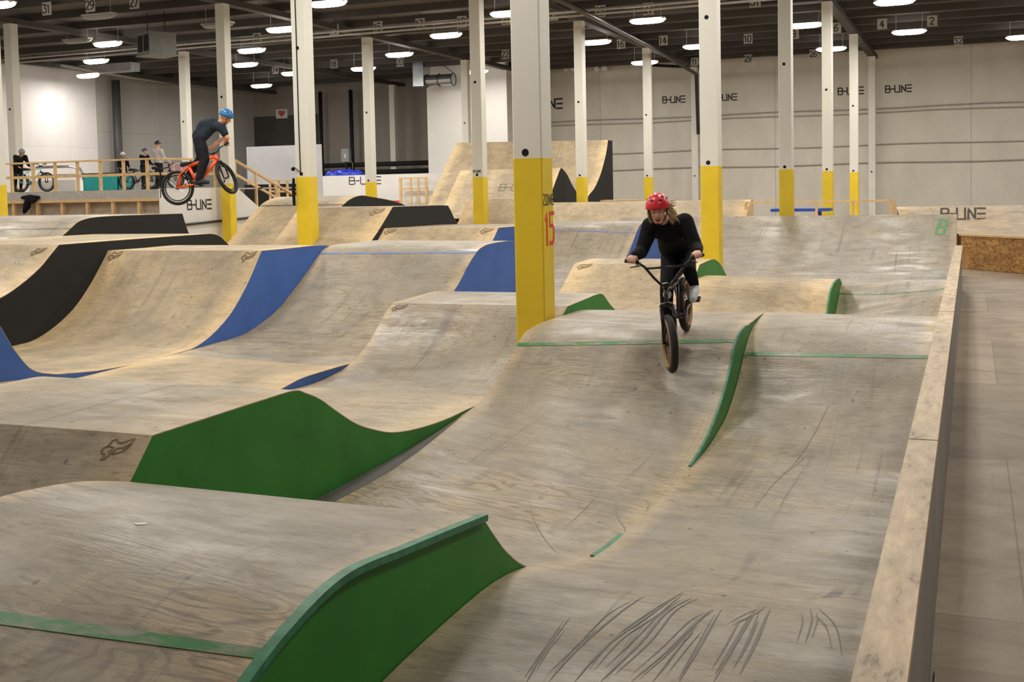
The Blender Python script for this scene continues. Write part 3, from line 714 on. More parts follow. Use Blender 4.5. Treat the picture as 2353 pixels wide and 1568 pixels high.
E3.stripe(t, (21.9, 21.78), .04, TBLUE, label='thin blue stripe')
# lane 4 (big blue sided jump)
H1 = Lane(X5+G, X4, sym([(4.5, .5), (5.6, .72), (6.4, 1.1), (6.9, 1.36), (7.3, 1.42), (7.6, 1.30), (7.75, 1.15), (7.89, .985), (8.05, .74), (8.25, .53), (8.5, .45), (8.73, .42), (9.1, .385)]))
t = ramp_thing('jump_ramp', 'blue side of a jump cut by the left edge, nearest blue surface', H1, BLUE, kind='new', seed=14)
H2 = Lane(X5+G, X4, sym([(9.1, .385), (9.8, .365), (10.4, .385), (10.7, .41), (11.05, .53), (11.4, .73), (11.7, 1.0), (11.92, 1.25), (12.06, 1.425, 's'), (12.7, 1.42), (13.5, 1.415), (13.9, 1.34), (14.5, 1.08), (15.3, .72), (16.2, .45), (17.2, .32)]))
t = ramp_thing('jump_ramp', 'steep curved jump with a wide blue side, animal head marks in both top corners', H2, BLUE, kind='new', seed=15, v0=5)
for x in (-10.44, -8.36): H2.draw(t, LG, x, 12.0, .18, .013, LOGO, sy=1.0, rot=.1)
H3 = Lane(-11.0+G, -8.5, sym([(17.2, .32), (18.4, .4), (19.2, .6), (19.8, .88), (20.2, 1.14), (20.5, 1.37, 's'), (21.4, 1.36), (24.1, 1.31), (24.7, 1.1), (25.6, .7), (26.4, .4), (27.2, .2)]))
t = ramp_thing('jump_ramp', 'distant jump with a small blue side, under the long black panel', H3, BLUE, kind='new', seed=16)
for x in (-10.82, -8.72): H3.draw(t, LG, x, 20.42, .24, .018, LOGO, sy=1.0, rot=.1)
# lane 5 (black sided)
K1 = Lane(X6+G, X5, sym([(6.8, .45), (8.0, .5), (9.0, .64), (9.7, .85), (10.22, .975), (10.55, 1.11), (10.85, 1.28), (11.04, 1.43), (11.19, 1.55, 's'), (12.5, 1.553), (14.0, 1.55), (14.3, 1.545), (14.5, 1.50), (14.66, 1.40), (15.1, 1.1), (15.8, .75), (16.8, .5)]))
t = ramp_thing('jump_ramp', 'high jump with a long black side curving up from the left edge', K1, BLACK, kind='new', seed=17)
K1.draw(t, LG, -10.84, 11.08, .18, .016, LOGO, sy=1.0, rot=.1)
K2 = Lane(-13.25+G, -11.0, sym([(16.8, .5), (18.2, .5), (19.0, .68), (19.7, 1.0), (20.2, 1.3), (20.6, 1.58), (20.9, 1.80, 's'), (22.0, 1.79), (23.4, 1.77), (23.65, 1.70), (24.1, 1.31), (25, .9), (26.2, .6), (27.2, .5)]))
t = ramp_thing('jump_ramp', 'distant jump with a long black trapezoid side left of the yellow centre column', K2, BLACK, kind='new', seed=18)
for x in (-11.3,): K2.draw(t, LG, x, 20.75, .28, .018, LOGO, sy=1.0, rot=.1)
K3 = Lane(-13.15+G, -11.0, sym([(27.2, .5), (27.8, .62), (28.5, 1.0), (29.1, 1.45), (29.6, 1.83, 's'), (30.2, 1.84)]))
t = ramp_thing('jump_ramp', 'steep pale ramp behind the centre left column, below the tall quarter pipe', K3, BLACK, kind='new', seed=19)
# lane 6
M1_ = Lane(-19.5, X6, sym([(10.0, .5), (11.2, .6), (12.2, .9), (13.0, 1.25), (13.6, 1.56), (13.8, 1.68), (14.0, 1.775), (14.4, 1.82), (15.4, 1.82), (16.46, 1.81, 's'), (16.6, 1.49), (16.8, 1.2)]))
t = ramp_thing('roller_ramp', 'black sided roller at left, lower rounded black panel before the white wall', M1_, BLACK, kind='grey', seed=20)
M1_.stripe(t, 13.76, .035, TBLACK, label='dark line near the crest')
M2_ = Lane(-15.5, -13.25, sym([(18.5, .0), (19.5, .1), (20.4, .42), (21.2, .85), (21.9, 1.3), (22.4, 1.62), (22.8, 1.84), (23.1, 1.95), (23.5, 2.02), (24.0, 2.0), (25.8, 1.76), (27, 1.2), (28.5, .5)]))
t = ramp_thing('roller_ramp', 'tall pale ramp left of the cable column, small black mound side showing', M2_, BLACK, kind='new', seed=21)
M2_.stripe(t, 22.78, .05, TBLACK, label='dark line near the crest')
M3_ = Lane(-13.25+G, -13.0, sym([(24.2, .0), (24.5, .0)]))
# long low ridge behind everything
R_ = Lane(-13.2, -6.2, sym([(31.6, .1), (32.8, .4), (33.8, .9), (34.6, 1.4), (35.0, 1.62, 's'), (35.4, 1.61)]))
t = ramp_thing('bank_ramp', 'long tan bank stretching behind the red helmet, below the back wall', R_, kind='new', seed=22)
DKE = flat('dark_grey_edge_shade', srgb(96, 92, 86), .6)  # shade at the foot of the green side, laid on as a dark strip
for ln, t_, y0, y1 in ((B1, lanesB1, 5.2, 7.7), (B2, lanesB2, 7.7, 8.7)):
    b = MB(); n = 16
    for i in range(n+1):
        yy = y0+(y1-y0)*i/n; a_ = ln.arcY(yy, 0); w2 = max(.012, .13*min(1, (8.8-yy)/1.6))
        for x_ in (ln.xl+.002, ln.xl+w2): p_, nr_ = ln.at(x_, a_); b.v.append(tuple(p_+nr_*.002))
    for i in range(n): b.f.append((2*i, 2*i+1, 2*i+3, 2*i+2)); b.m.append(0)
    b.build('painted_shade', DKE, t_, fix=False)['label'] = 'dark grey band of painted shade along the edge'
for k_, (u_, v_, w_) in enumerate(((323, 1204, .05), (600, 1187, .05))):
    x_, a_ = B1.hit(u_, v_); b = MB()
    for dx_, da_ in ((-w_*.6, -.01), (.0, -w_*.55), (w_*.6, .0), (.02, w_*.5)): p_, nr_ = B1.at(x_+dx_, a_+da_); b.v.append(tuple(p_+nr_*.002))
    b.f = [(0, 1, 2, 3)]; b.m = [0]; b.build('white_chip', WHITE, lanesB1, fix=False)
RUBM = flat('rubber_scuff', srgb(112, 105, 96), .6, var=.1, scale=20); RUBL = flat('faint_rubber_scuff', srgb(136, 127, 112), .6, var=.1, scale=20)
A.marks(lanesA, [([(1320, 1568), (1400, 1480), (1500, 1410), (1570, 1362)], .03), ([(1260, 1568), (1330, 1490), (1410, 1420), (1480, 1372)], .025), ([(1380, 1568), (1470, 1480), (1530, 1410), (1590, 1375)], .03),
 ([(1500, 1568), (1560, 1490), (1600, 1440)], .02), ([(1700, 1550), (1740, 1470), (1770, 1400)], .035), ([(1640, 1568), (1690, 1480), (1735, 1410)], .03), ([(1680, 1440), (1730, 1415), (1760, 1395)], .015), ([(1880, 1400), (1920, 1440), (1935, 1510)], .015), ([(1560, 1568), (1600, 1500), (1660, 1400)], .02),
 ([(1210, 1568), (1250, 1500), (1310, 1420)], .02), ([(1450, 1568), (1530, 1500), (1600, 1430), (1640, 1400)], .02), ([(1850, 1480), (1865, 1430), (1862, 1400)], .02)], RUBM, jit=True)
A2.marks(lanesA2, [([(1740, 1160), (1790, 1100), (1860, 1040)], .02), ([(1760, 1230), (1800, 1150), (1850, 1070)], .02), ([(1800, 1090), (1880, 980), (1905, 930)], .016)], RUBL)
B1.marks(lanesB1, [([(1415, 1145), (1420, 1190), (1460, 1240), (1530, 1290)], .026), ([(1215, 1130), (1225, 1190), (1260, 1250), (1285, 1275)], .014), ([(1545, 1280), (1600, 1230), (1690, 1145)], .03), ([(1300, 1210), (1340, 1175), (1375, 1135)], .014), ([(1475, 1200), (1490, 1160), (1505, 1120)], .018)], RUBL)
# curb wall along the right
t = thing('curb_wall', 'long low curb wall with scuffed timber top and grey outer face along the right', 'curb wall', (-.23, 14, FLOOR))
def curbmat():
    m, nt, bs = newmat('scuffed_curb_timber'); tc = nd(nt, 'ShaderNodeTexCoord').outputs['Object']
    n = noise_(nt, mapping(nt, tc, (10, 2.6, 1)), 1.6, 8, .7, .3)
    r = ramp(nt, n, [(.30, srgb(112, 98, 80)), (.42, srgb(190, 166, 134)), (.6, srgb(214, 190, 154)), (.75, srgb(228, 206, 172))])
    bk = ramp(nt, noise_(nt, mapping(nt, tc, (3, .5, 1)), 1.1, 5, .6), [(.35, (.8, .8, .8, 1)), (.6, (1, 1, 1, 1))])
    nt.links.new(mix(nt, r.outputs[0], bk.outputs[0], 1, 'MULTIPLY'), bs.inputs['Base Color']); bs.inputs['Roughness'].default_value = .55
    return m
CT = curbmat()
y = -4.0; L_ = [2.9, 3.66, 3.66, 2.44, 3.66, 3.66, 3.66, 3.66, 3.66]
b = MB()
for k, d in enumerate(L_):
    y2 = min(y+d, 24.5); b.box((-.300, y+.002, .762), (-.158, y2-.002, .800+.003*(k % 2))); y = y2
b.build('cap_timber', CT, t)
MB().box((-.285, -4, FLOOR), (-.170, 24.5, .762)).build('outer_panel', flat('grey_curb_panel', srgb(150, 148, 146), .6, scale=1.5), t)
# ------------------------------------------------------------------ people and bikes
SKIN = flat('fair_skin', srgb(222, 170, 145), .55, var=.06, scale=12)
SKIN2 = flat('tan_skin', srgb(206, 146, 112), .55, var=.06, scale=12)
CLOTH = flat('black_cloth', srgb(22, 22, 25), .9, var=.3, scale=25, spec=.2)
NAVY = flat('dark_teal_cloth', srgb(38, 48, 56), .9, var=.25, scale=20, spec=.2)
DARKC = flat('charcoal_cloth', srgb(34, 34, 40), .9, var=.25, scale=20, spec=.2)
GREYC = flat('light_grey_cloth', srgb(196, 192, 188), .9, var=.08, scale=20, spec=.2)
HELM_R = flat('red_helmet_shell', srgb(228, 50, 62), .32, var=.05); HELM_B = flat('blue_helmet_shell', srgb(38, 112, 168), .35, var=.1)
HELM_W = flat('white_helmet_shell', srgb(235, 235, 238), .35, var=.03); HELM_K = flat('black_helmet_shell', srgb(26, 26, 28), .4); HELM_P = flat('purple_helmet_shell', srgb(72, 66, 120), .4)
HELM_G = flat('grey_helmet_shell', srgb(140, 134, 134), .4)
SHOEW = flat('white_shoe', srgb(214, 222, 224), .6, var=.08, scale=30); SHOED = flat('dark_shoe', srgb(40, 42, 52), .7); SOLE = flat('shoe_sole', srgb(60, 58, 56), .7)
HAIRB = flat('blond_hair', srgb(186, 160, 118), .5, var=.25, scale=40); EYEW = flat('eye_white', srgb(238, 236, 232), .2, var=.01); EYED = flat('dark_eye', srgb(40, 30, 26), .2)
LIP = flat('lips', srgb(196, 96, 92), .4); MOUTH = flat('open_mouth', srgb(92, 28, 30), .5); TEETH = flat('teeth', srgb(245, 242, 236), .3, var=.01); BROW = flat('eyebrow_hair', srgb(130, 104, 76), .7)
RUBBER = flat('black_rubber', srgb(28, 27, 27), .75, var=.15, scale=30); TAN = flat('tan_tyre_wall', srgb(158, 120, 70), .7, var=.12, scale=20)
METAL = flat('dark_metal', srgb(62, 58, 60), .35, .8, var=.1); CHROME = flat('bright_metal', srgb(190, 190, 192), .25, .9, var=.05)
BMXF = flat('dark_brown_frame_paint', srgb(74, 58, 56), .35, .3, var=.1); MAROON = flat('maroon_seat', srgb(92, 44, 52), .6); ORANGE = flat('orange_frame_paint', srgb(240, 88, 40), .35, var=.04)
TEAL = flat('teal_plastic', srgb(40, 158, 158), .5, var=.08)
def soft(b, name, mat, parent, vox, it=4, fac=.5):
    o = b.build(name, mat, parent, smooth=True, fix=False)
    m = o.modifiers.new('union', 'REMESH'); m.mode = 'VOXEL'; m.voxel_size = vox; m.use_smooth_shade = True
    s = o.modifiers.new('smooth', 'SMOOTH'); s.factor = fac; s.iterations = it
    return o
def bike(label, O, f, l, u, g, mats, group=None, steer=0.0, spokes=True, crank=-45, n=40):
    """O rear axle; f forward (towards the front axle), l rider's left, u up; all sizes in metres"""
    O = Vector(O); f = Vector(f).normalized(); l = Vector(l).normalized(); u = Vector(u).normalized()
    P = lambda a, c, b=0.0: O + f*a + l*b + u*c
    t = thing('bicycle', label, 'bicycle', O - u*g['R'], group)
    R = g['R']; wb = g['wb']; tr = g['tr']; fr = mats['frame']; tb = g['tube']
    ht0, ht1 = Vector(g['ht0']), Vector(g['ht1']); bb = g['bb']; st = g['seat']
    ax = (ht1-ht0).normalized()                               # steering axis in (a,c)
    A3 = (f*ax.x + u*ax.y).normalized(); piv = P(ht0.x, ht0.y); Rm = Matrix.Rotation(steer, 3, A3)
    def Q(a, c, b=0.0): return piv + Rm @ (P(a, c, b)-piv)     # front assembly turns about the head tube
    ls = Rm @ l
    def wheel(nm, c, axl, lab):
        tx = axl.cross(u).normalized(); ty = axl.cross(tx)
        w_ = MB().torus(c, axl, R-tr*.5, tr*.58, n, 10, 1.0).build('tyre', mats['tread'], t, smooth=True); w_['label'] = lab
        if mats.get('wall'):
            b = MB()
            for sgn in (-1, 1): b.torus(c+axl*sgn*tr*.40, axl, R-tr*.95, tr*.34, n, 8)
            b.build('tyre_sidewall', mats['wall'], w_, smooth=True); 
        MB().torus(c, axl, R-tr*1.55, tr*.34, n, 8, .6).build('rim', mats['rim'], w_, smooth=True)
        MB().tube([c-axl*.045, c+axl*.045], [.022, .022], 12).build('hub', METAL, w_)
        if spokes:
            b = MB(); k = 28
            for i in range(k):
                a = 2*math.pi*i/k; a2 = a+(.5 if i % 2 else -.5)
                b.tube([c + axl*(.03 if i % 4 < 2 else -.03) + (tx*math.cos(a2)+ty*math.sin(a2))*.02, c + (tx*math.cos(a)+ty*math.sin(a))*(R-tr*1.6)], .0014, 4, caps=False)
            b.build('spokes', CHROME, w_)
        return w_
    wheel('rear_wheel', P(0, 0), l, 'rear wheel'); wheel('front_wheel', Q(wb, 0), ls, 'front wheel')
    b = MB()
    BB = P(bb[0], bb[1]); sj = P(st[0]+.02, st[1]-.06); h0 = P(*ht0); h1 = P(*ht1)
    b.tube([BB-l*.035, BB+l*.035], .024, 12)
    b.tube([h0, h1], tb*1.15, 12); b.tube([BB, h0+(h1-h0)*.15], tb*1.1, 12); b.tube([sj, h1+(h0-h1)*.2], tb, 12); b.tube([BB, sj], tb*.95, 12)
    for s in (-1, 1):
        b.tube([BB+l*s*.02, P(bb[0]*.6, bb[1]*.6, s*.05), P(0, 0, s*.055)], tb*.55, 8)
        b.tube([sj+l*s*.015, P(bb[0]*.3, st[1]*.55, s*.05), P(0, 0, s*.055)], tb*.5, 8)
    b.build('frame', fr, t, smooth=True)
    b = MB(); cr = Q(ht0.x+.012, ht0.y-.02)
    b.tube([Q(ht0.x, ht0.y), cr], .026, 12); b.tube([cr-ls*.055, cr+ls*.055], .018, 8)
    for s in (-1, 1): b.tube([cr+ls*s*.055, Q(wb-.03, R*.75, s*.055), Q(wb, 0, s*.055)], [g['fork'], g['fork'], g['fork']*.75], 10)
    b.build('fork', mats['fork'], t, smooth=True)
    # bar
    top = Vector((ht1.x-.02, ht1.y+.03)); cl = top+Vector((.05, .02)); w2 = g['barw']/2; rise = g['rise']
    b = MB().tube([Q(ht1.x, ht1.y), Q(top.x, top.y)], .019, 10); b.bar(Q(top.x-.01, top.y), Q(cl.x+.02, cl.y), .045, .04, u)
    b.build('stem', METAL, t)
    b = MB(); pl = [(cl.x, cl.y, 0), (cl.x, cl.y, .04), (cl.x-.01, cl.y+rise*.35, .11), (cl.x-.015, cl.y+rise*.8, .185), (cl.x-.03, cl.y+rise, .25), (cl.x-.06, cl.y+rise*1.04, w2)] if rise > .1 else [(cl.x, cl.y, 0), (cl.x, cl.y, .06), (cl.x-.005, cl.y+rise, .13), (cl.x-.04, cl.y+rise, w2)]
    for s in (-1, 1): b.tube([Q(a, c, bq*s) for a, c, bq in pl], .0115, 10)
    if rise > .1: b.tube([Q(cl.x-.014, cl.y+rise*.72, -.175), Q(cl.x-.014, cl.y+rise*.72, .175)], .010, 8)
    b.build('handlebar', mats['bar'], t, smooth=True)
    e = pl[-1]; e2 = pl[-2]; grips = []
    for s in (-1, 1):
        p1 = Q(e[0], e[1], e[2]*s); p0 = p1 + (Q(e2[0], e2[1], e2[2]*s)-p1).normalized()*.125
        MB().tube([p0, p1], .0165, 12).build('grip', RUBBER, t, smooth=True); grips.append((p0, p1))
        MB().tube([p0+(p0-p1)*.1, p0+(p0-p1)*.1-A3*.02+f*.03, p0+(p1-p0)*.55+f*.055-A3*.035], .005, 6).build('brake_lever', METAL, t)
    # seat
    b = MB(); sc = P(st[0], st[1]); b.chain([(sc-f*.10, .05), (sc, .035), (sc+f*.12, .018)]); b.build('saddle', mats['seat'], t, smooth=True)
    MB().tube([sj, sc], .013, 8).build('seat_post', METAL, t)
    # drive
    ca = math.radians(crank); CL_ = .165; cd_ = f*math.cos(ca)+u*math.sin(ca); ped = []
    MB().torus(BB-l*.045, l, .058, .006, 28, 6).build('chainring', METAL, t, smooth=True)
    b = MB()
    for s in (-1, 1):
        e = BB + cd_*CL_*(-s if True else s) + l*s*.075; b.tube([BB+l*s*.06, e], [.014, .010], 8); ped.append(e+l*s*g.get('po', .05)*(1 if s < 0 else g.get('pl', 1)))
    b.tube([BB-l*.065, BB+l*.065], .011, 8); b.build('crank_arms', METAL, t)
    for p in ped: MB().obox(p, f*.047, l*.046, u*.010).build('pedal', METAL, t)
    b = MB(); k = 26
    pts = [BB-l*.045+u*.06, P(0, .03, -.045), P(-.03, 0, -.045), P(0, -.03, -.045), BB-l*.045-u*.06]
    b.tube(pts, .005, 5); b.build('chain', METAL, t)
    return t, grips, ped, BB
def hand(b, W, G_, A, D, s=1.0, thumb=1):
    """fingers closed round a bar: W wrist, G_ bar centre, A along the bar (towards the thumb), D the side the fingers go over"""
    A = A.normalized(); B = (W-G_); B = (B-A*B.dot(A)).normalized(); D = (D-A*D.dot(A)-B*D.dot(B)).normalized()
    p = lambda o, th, r: G_ + A*o*s + (B*math.cos(math.radians(th))+D*math.sin(math.radians(th)))*r*s
    for o, r, ex in ((-.034, .0078, -14), (-.012, .0088, 0), (.010, .0092, 4), (.031, .0086, -4)):
        b.chain([(W+A*o*.55*s, .017*s), (p(o, 25, .036), .0125*s), (p(o, 78+ex*.4, .032), r*1.1*s), (p(o, 130+ex, .028), r*s), (p(o, 178+ex, .026), r*.86*s)], n=8)
    b.chain([(W+A*.016*s, .015*s), (p(.046, -30, .034), .0125*s), (p(.05, -85, .028), .0105*s), (p(.042, -135, .027), .0088*s)], n=8)
def head_mesh(b, hc, hf, hu, s=1.0, ears=True):
    hr = hf.cross(hu).normalized(); M = Matrix((hr, hf, hu)).transposed()
    P = lambda x, y, z: hc + (hr*x + hf*y + hu*z)*s
    b.ball(P(0, -.012, .030), (.076*s, .094*s, .086*s), 20, 14, M=M)            # skull
    b.ball(P(0, .022, -.038), (.057*s, .066*s, .068*s), 18, 12, M=M)            # face
    b.capsule(P(-.018, .052, -.088), .021*s, P(.018, .052, -.088), .021*s)       # chin
    b.capsule(P(-.043, .012, -.062), .021*s, P(-.017, .050, -.088), .017*s); b.capsule(P(.043, .012, -.062), .021*s, P(.017, .050, -.088), .017*s)
    b.capsule(P(0, .085, .000), .008*s, P(0, .102, -.032), .0125*s); b.ball(P(0, .098, -.036), (.017*s, .012*s, .010*s), M=M)   # nose
    for k in (-1, 1):
        b.ball(P(k*.036, .066, -.028), (.022*s, .018*s, .018*s), M=M)            # cheeks
        b.capsule(P(k*.014, .083, .018), .008*s, P(k*.046, .066, .020), .007*s)  # brow ridge
        if ears: b.ball(P(k*.076, -.008, -.006), (.008*s, .018*s, .030*s), M=M)
    return P, M
def helmet(parent, hc, hf, hu, s, mat, label, strap=True, vents=True):
    hr = hf.cross(hu).normalized(); M = Matrix((hr, hf, hu)).transposed()
    P = lambda x, y, z: hc + (hr*x + hf*y + hu*z)*s
    b = MB(); n, m = 28, 9; c = (0, -.012, .040)
    for lay, k in ((0, 1.0), (1, .90)):
        for i in range(m+1):
            th = math.pi*.53*i/m
            for j in range(n):
                a = 2*math.pi*j/n; rr = math.sin(th)
                drop = -.028*(.5-.5*math.sin(a))*(i/m)**2
                b.v.append(tuple(P(c[0]+.103*k*rr*math.cos(a), c[1]+.125*k*rr*math.sin(a), c[2]+.112*k*math.cos(th)+drop)))
    W = (m+1)*n
    for lay in (0, 1):
        for i in range(m):
            for j in range(n): a = lay*W+i*n+j; a2 = lay*W+i*n+(j+1) % n; b.f.append((a, a+n, a2+n, a2)); b.m.append(0)
    for j in range(n): a = m*n+j; a2 = m*n+(j+1) % n; b.f.append((a, W+a, W+a2, a2)); b.m.append(0)
    o = b.build('helmet', mat, parent, smooth=True); o['label'] = label
    if vents:
        for az, el in ((65, 35), (115, 35), (90, 62), (38, 50), (142, 50), (-90, 40), (0, 35), (180, 35)):
            a = math.radians(az); e = math.radians(90-el); d = Vector((math.sin(e)*math.cos(a), math.sin(e)*math.sin(a), math.cos(e)))
            pc = P(c[0]+.1015*d.x, c[1]+.1235*d.y, c[2]+.1105*d.z); nw = (M @ Vector((d.x/.103, d.y/.125, d.z/.112))).normalized()
            tx = nw.cross(hu).normalized() if abs(nw.dot(hu)) < .95 else hr; ty = nw.cross(tx)
            Mv = Matrix((tx, ty, nw)).transposed()
            MB().ball(pc, (.018*s, .009*s, .005*s), 12, 6, M=Mv).build('vent', HELM_K, o, smooth=True)
    if strap:
        b = MB()
        for k in (-1, 1): b.tube([P(k*.082, .03, .02), P(k*.066, .03, -.05), P(k*.02, .045, -.112), P(0, .048, -.116)], .005*s, 6)
        b.build('chin_strap', HELM_K, o)
    return o
def person(label, J, hf, hu, pal, s=1.0, vox=.009, face=False, grips=None, cat='person', helm='helmet', D=None, bare=False, fem=False, group=None):
    """J: world joints. One continuous skin body; garments, shoes, helmet are its children"""
    V = {k: Vector(v) for k, v in J.items()}
    hf = Vector(hf).normalized(); hu = Vector(hu); hu = (hu-hf*hu.dot(hf)).normalized()
    base = Vector((V['pelvis'].x, V['pelvis'].y, min(V['toeL'].z, V['toeR'].z)-.04))
    t = thing('person', label, cat, base, group)
    b = MB(); P, M = head_mesh(b, V['head'], hf, hu, s)
    neck = V['neck']; b.chain([(neck, .056*s), (V['head']-hu*.05*s-hf*.015*s, .050*s)])
    ch, pe = V['chest'], V['pelvis']; mid = (ch+pe)/2 + Vector(J.get('arch', (0, 0, 0)))
    b.chain([(neck, .06*s), (ch, .115*s), (mid, .10*s), (pe, .115*s)])
    for k in 'LR':
        sh, el, wr, hp, kn, an, to = (V[q+k] for q in ('sh', 'el', 'wr', 'hip', 'kn', 'an', 'toe'))
        b.chain([(ch, .08*s), (sh, .055*s), (sh*.45+el*.55, .043*s), (el, .036*s), (el*.6+wr*.4, .037*s), (wr, .024*s)])
        b.chain([(pe, .09*s), (hp, .085*s), (hp*.5+kn*.5, .070*s), (kn, .052*s), (kn*.65+an*.35, .052*s), (an, .034*s), (to, .024*s)])
        if grips: g = grips[k]; hand(b, wr, g[0], g[1], g[2], s)
        else:
            d = (wr-el).normalized(); sd = d.cross(hf).normalized() if abs(d.dot(hf)) < .95 else d.cross(hu).normalized()
            for i, (o, L) in enumerate(((-.028, .062), (-.010, .078), (.009, .084), (.027, .074))):
                k0 = wr+d*.085*s+sd*o*s; b.chain([(wr+sd*o*.6*s, .015*s), (k0, .0115*s), (k0+d*L*.55*s+hf*.008, .009*s), (k0+d*L*.95*s+hf*.026, .0078*s)], n=8)
            b.chain([(wr+hf*.01, .014*s), (wr+d*.045*s+hf*.035*s+sd*.012, .0115*s), (wr+d*.085*s+hf*.048*s, .009*s)], n=8)
    body = soft(b, 'body', pal['skin'], t, vox, 3)
    # top
    b = MB(); _s = s; s = s*pal.get('bulk', 1.0)
    b.chain([(neck-(neck-ch)*.12, .066*s), (ch, .128*s if not fem else .118*s), (mid, .122*s if not fem else .108*s), (pe+(ch-pe)*.12, .128*s)])
    for k in 'LR':
        sh, el, wr, hp = (V[q+k] for q in ('sh', 'el', 'wr', 'hip'))
        b.chain([(ch, .10*s), (sh, .078*s), (sh*.45+el*.55, .062*s if not bare else .066*s)])
        if not bare: b.chain([(sh*.45+el*.55, .062*s), (el, .054*s), (el*.5+wr*.5, .050*s), (el*.06+wr*.94, .037*s)])
        b.capsule(ch, .11*s, hp+(ch-pe)*.25, .095*s)
    if pal.get('hood'): b.chain([(neck-hf*.03-hu*.02+hf.cross(hu)*.05, .05*s), (neck-hf*.06-hu*.03, .06*s), (neck-hf*.03-hu*.02-hf.cross(hu)*.05, .05*s)]); b.capsule(neck+hf*.02, .062*s, neck-hu*.05, .07*s)
    s = _s
    top = soft(b, 'jacket' if not bare else 'shirt', pal['top'], t, vox*1.25, 3)
    b = MB(); b.chain([(pe, .125*s), (pe+(ch-pe)*.10, .12*s)])
    for k in 'LR':
        hp, kn, an = V['hip'+k], V['kn'+k], V['an'+k]; wf = pal.get('loose', 1.0)
        b.chain([(pe, .11*s), (hp, .102*s), (hp*.5+kn*.5, .082*s*wf), (kn, .064*s*wf), (kn*.6+an*.4, .060*s*wf), (an+(kn-an)*.08, .046*s*wf)])
    soft(b, 'trousers', pal['legs'], t, vox*1.25, 3)
    for k in 'LR':
        an, to = V['an'+k], V['toe'+k]; d = (to-an); d = d.normalized(); dn = Vector((0, 0, -1))
        b = MB(); heel = an - d*.045*s + dn*.045*s; tp = to + dn*.0*s
        b.chain([(an+dn*.01, .044*s), (an+d*.04*s+dn*.02*s, .046*s), (tp-d*.05*s, .042*s), (tp+d*.02*s, .036*s)]); b.capsule(heel, .036*s, tp-d*.03*s+dn*.01, .038*s); b.capsule(heel+d*.02, .036*s, an, .04*s)
        sh_ = soft(b, 'shoe', pal['shoe'], t, vox*1.1, 2)
    if face:
        for k in (-1, 1):
            e = MB().ball(P(k*.031, .079, .001), (.0135*s, .008*s, .0085*s), 14, 8, M=M).build('eye', EYEW, t, smooth=True)
            MB().ball(P(k*.031, .0855, .001), (.0062*s, .003*s, .0066*s), 12, 6, M=M).build('iris', EYED, e, smooth=True)
            MB().capsule(P(k*.016, .0925, .021), .0036*s, P(k*.046, .077, .024), .0026*s).build('eyebrow', BROW, t, smooth=True)
        m_ = MB().ball(P(0, .0835, -.064), (.0255*s, .010*s, .0145*s), 16, 10, M=M).build('mouth', MOUTH, t, smooth=True)
        MB().ball(P(0, .0895, -.0575), (.020*s, .0055*s, .0045*s), 14, 8, M=M).build('teeth', TEETH, m_, smooth=True)
        b = MB(); b.tube([P(-.027, .077, -.060), P(-.014, .092, -.0495), P(0, .0945, -.051), P(.014, .092, -.0495), P(.027, .077, -.060)], [.002, .0042, .0042, .0042, .002], 8)
        b.tube([P(-.027, .077, -.061), P(-.014, .088, -.078), P(0, .091, -.0815), P(.014, .088, -.078), P(.027, .077, -.061)], [.002, .0045, .0052, .0045, .002], 8)
        b.build('lips', LIP, m_, smooth=True)
    if pal.get('helm'): helmet(t, V['head'], hf, hu, s*pal.get('hs', 1.0), pal['helm'], helm, vents=vox < .02)
    return t, P, M, top
# --- the woman in the red helmet and her bike
Rc, Fc = Vector((-2.535, 10.82, .752)), Vector((-2.465, 9.93, .490))
fdir = (Fc-Rc).normalized(); ldir = fdir.cross(Vector((0, 0, 1))).normalized()*-1     # rider's left
ldir = Vector((0, 0, 1)).cross(fdir).normalized(); udir = fdir.cross(ldir).normalized()
_q = Matrix.Rotation(.07, 3, fdir); ldir = _q @ ldir; udir = _q @ udir
RW = .257
g1 = dict(R=RW, wb=(Fc-Rc).length, tr=.055, tube=.017, bb=(.37, .03), ht0=(.80, .345), ht1=(.765, .455), seat=(.17, .36), barw=.70, rise=.225, fork=.015, po=.022, pl=3.6)
bk, grips, peds, BB = bike('small bike with tan-walled tyres ridden by the woman in the red helmet', Rc+udir*RW, fdir, ldir, udir, g1,
   dict(frame=BMXF, tread=RUBBER, wall=TAN, rim=METAL, fork=METAL, bar=METAL, seat=MAROON), steer=.36, crank=-40)
gR, gL = [(a+b_)/2 for a, b_ in grips]      # index 0 = rider's right
pR, pL = peds
W_ = lambda u_, v_, Z: dep(u_, v_, Z)
# hip/shoulder joints read off the pose
Jg = dict(head=W_(1512, 484, 10.22), neck=W_(1527, 508, 10.44), chest=W_(1538, 532, 10.58), pelvis=W_(1556, 562, 11.02),
  shR=W_(1496, 520, 10.42), shL=W_(1573, 511, 10.55), elR=W_(1473, 580, 10.32), elL=W_(1601, 570, 10.42),
  hipR=W_(1543, 575, 11.0), hipL=W_(1574, 570, 11.05), knR=W_(1532, 668, 10.48), knL=W_(1584, 622, 10.62))
def wristfor(g_, el): d = (el-g_).normalized(); return g_ + d*.075 + Vector((0, 0, .028))
Jg['wrR'] = wristfor(gR, Jg['elR']); Jg['wrL'] = wristfor(gL, Jg['elL'])
for k, p in (('R', pR), ('L', pL)):
    Jg['an'+k] = p - fdir*.06 + udir*.115; Jg['toe'+k] = p + fdir*.095 + udir*.055
axR = (grips[0][0]-grips[0][1]).normalized(); axL = (grips[1][0]-grips[1][1]).normalized()
hf = (Vector((0, 0, CH))-Jg['head']); hf.z = -.15*hf.length; hf = (hf.normalized() + Vector((-.10, 0, -.02)))
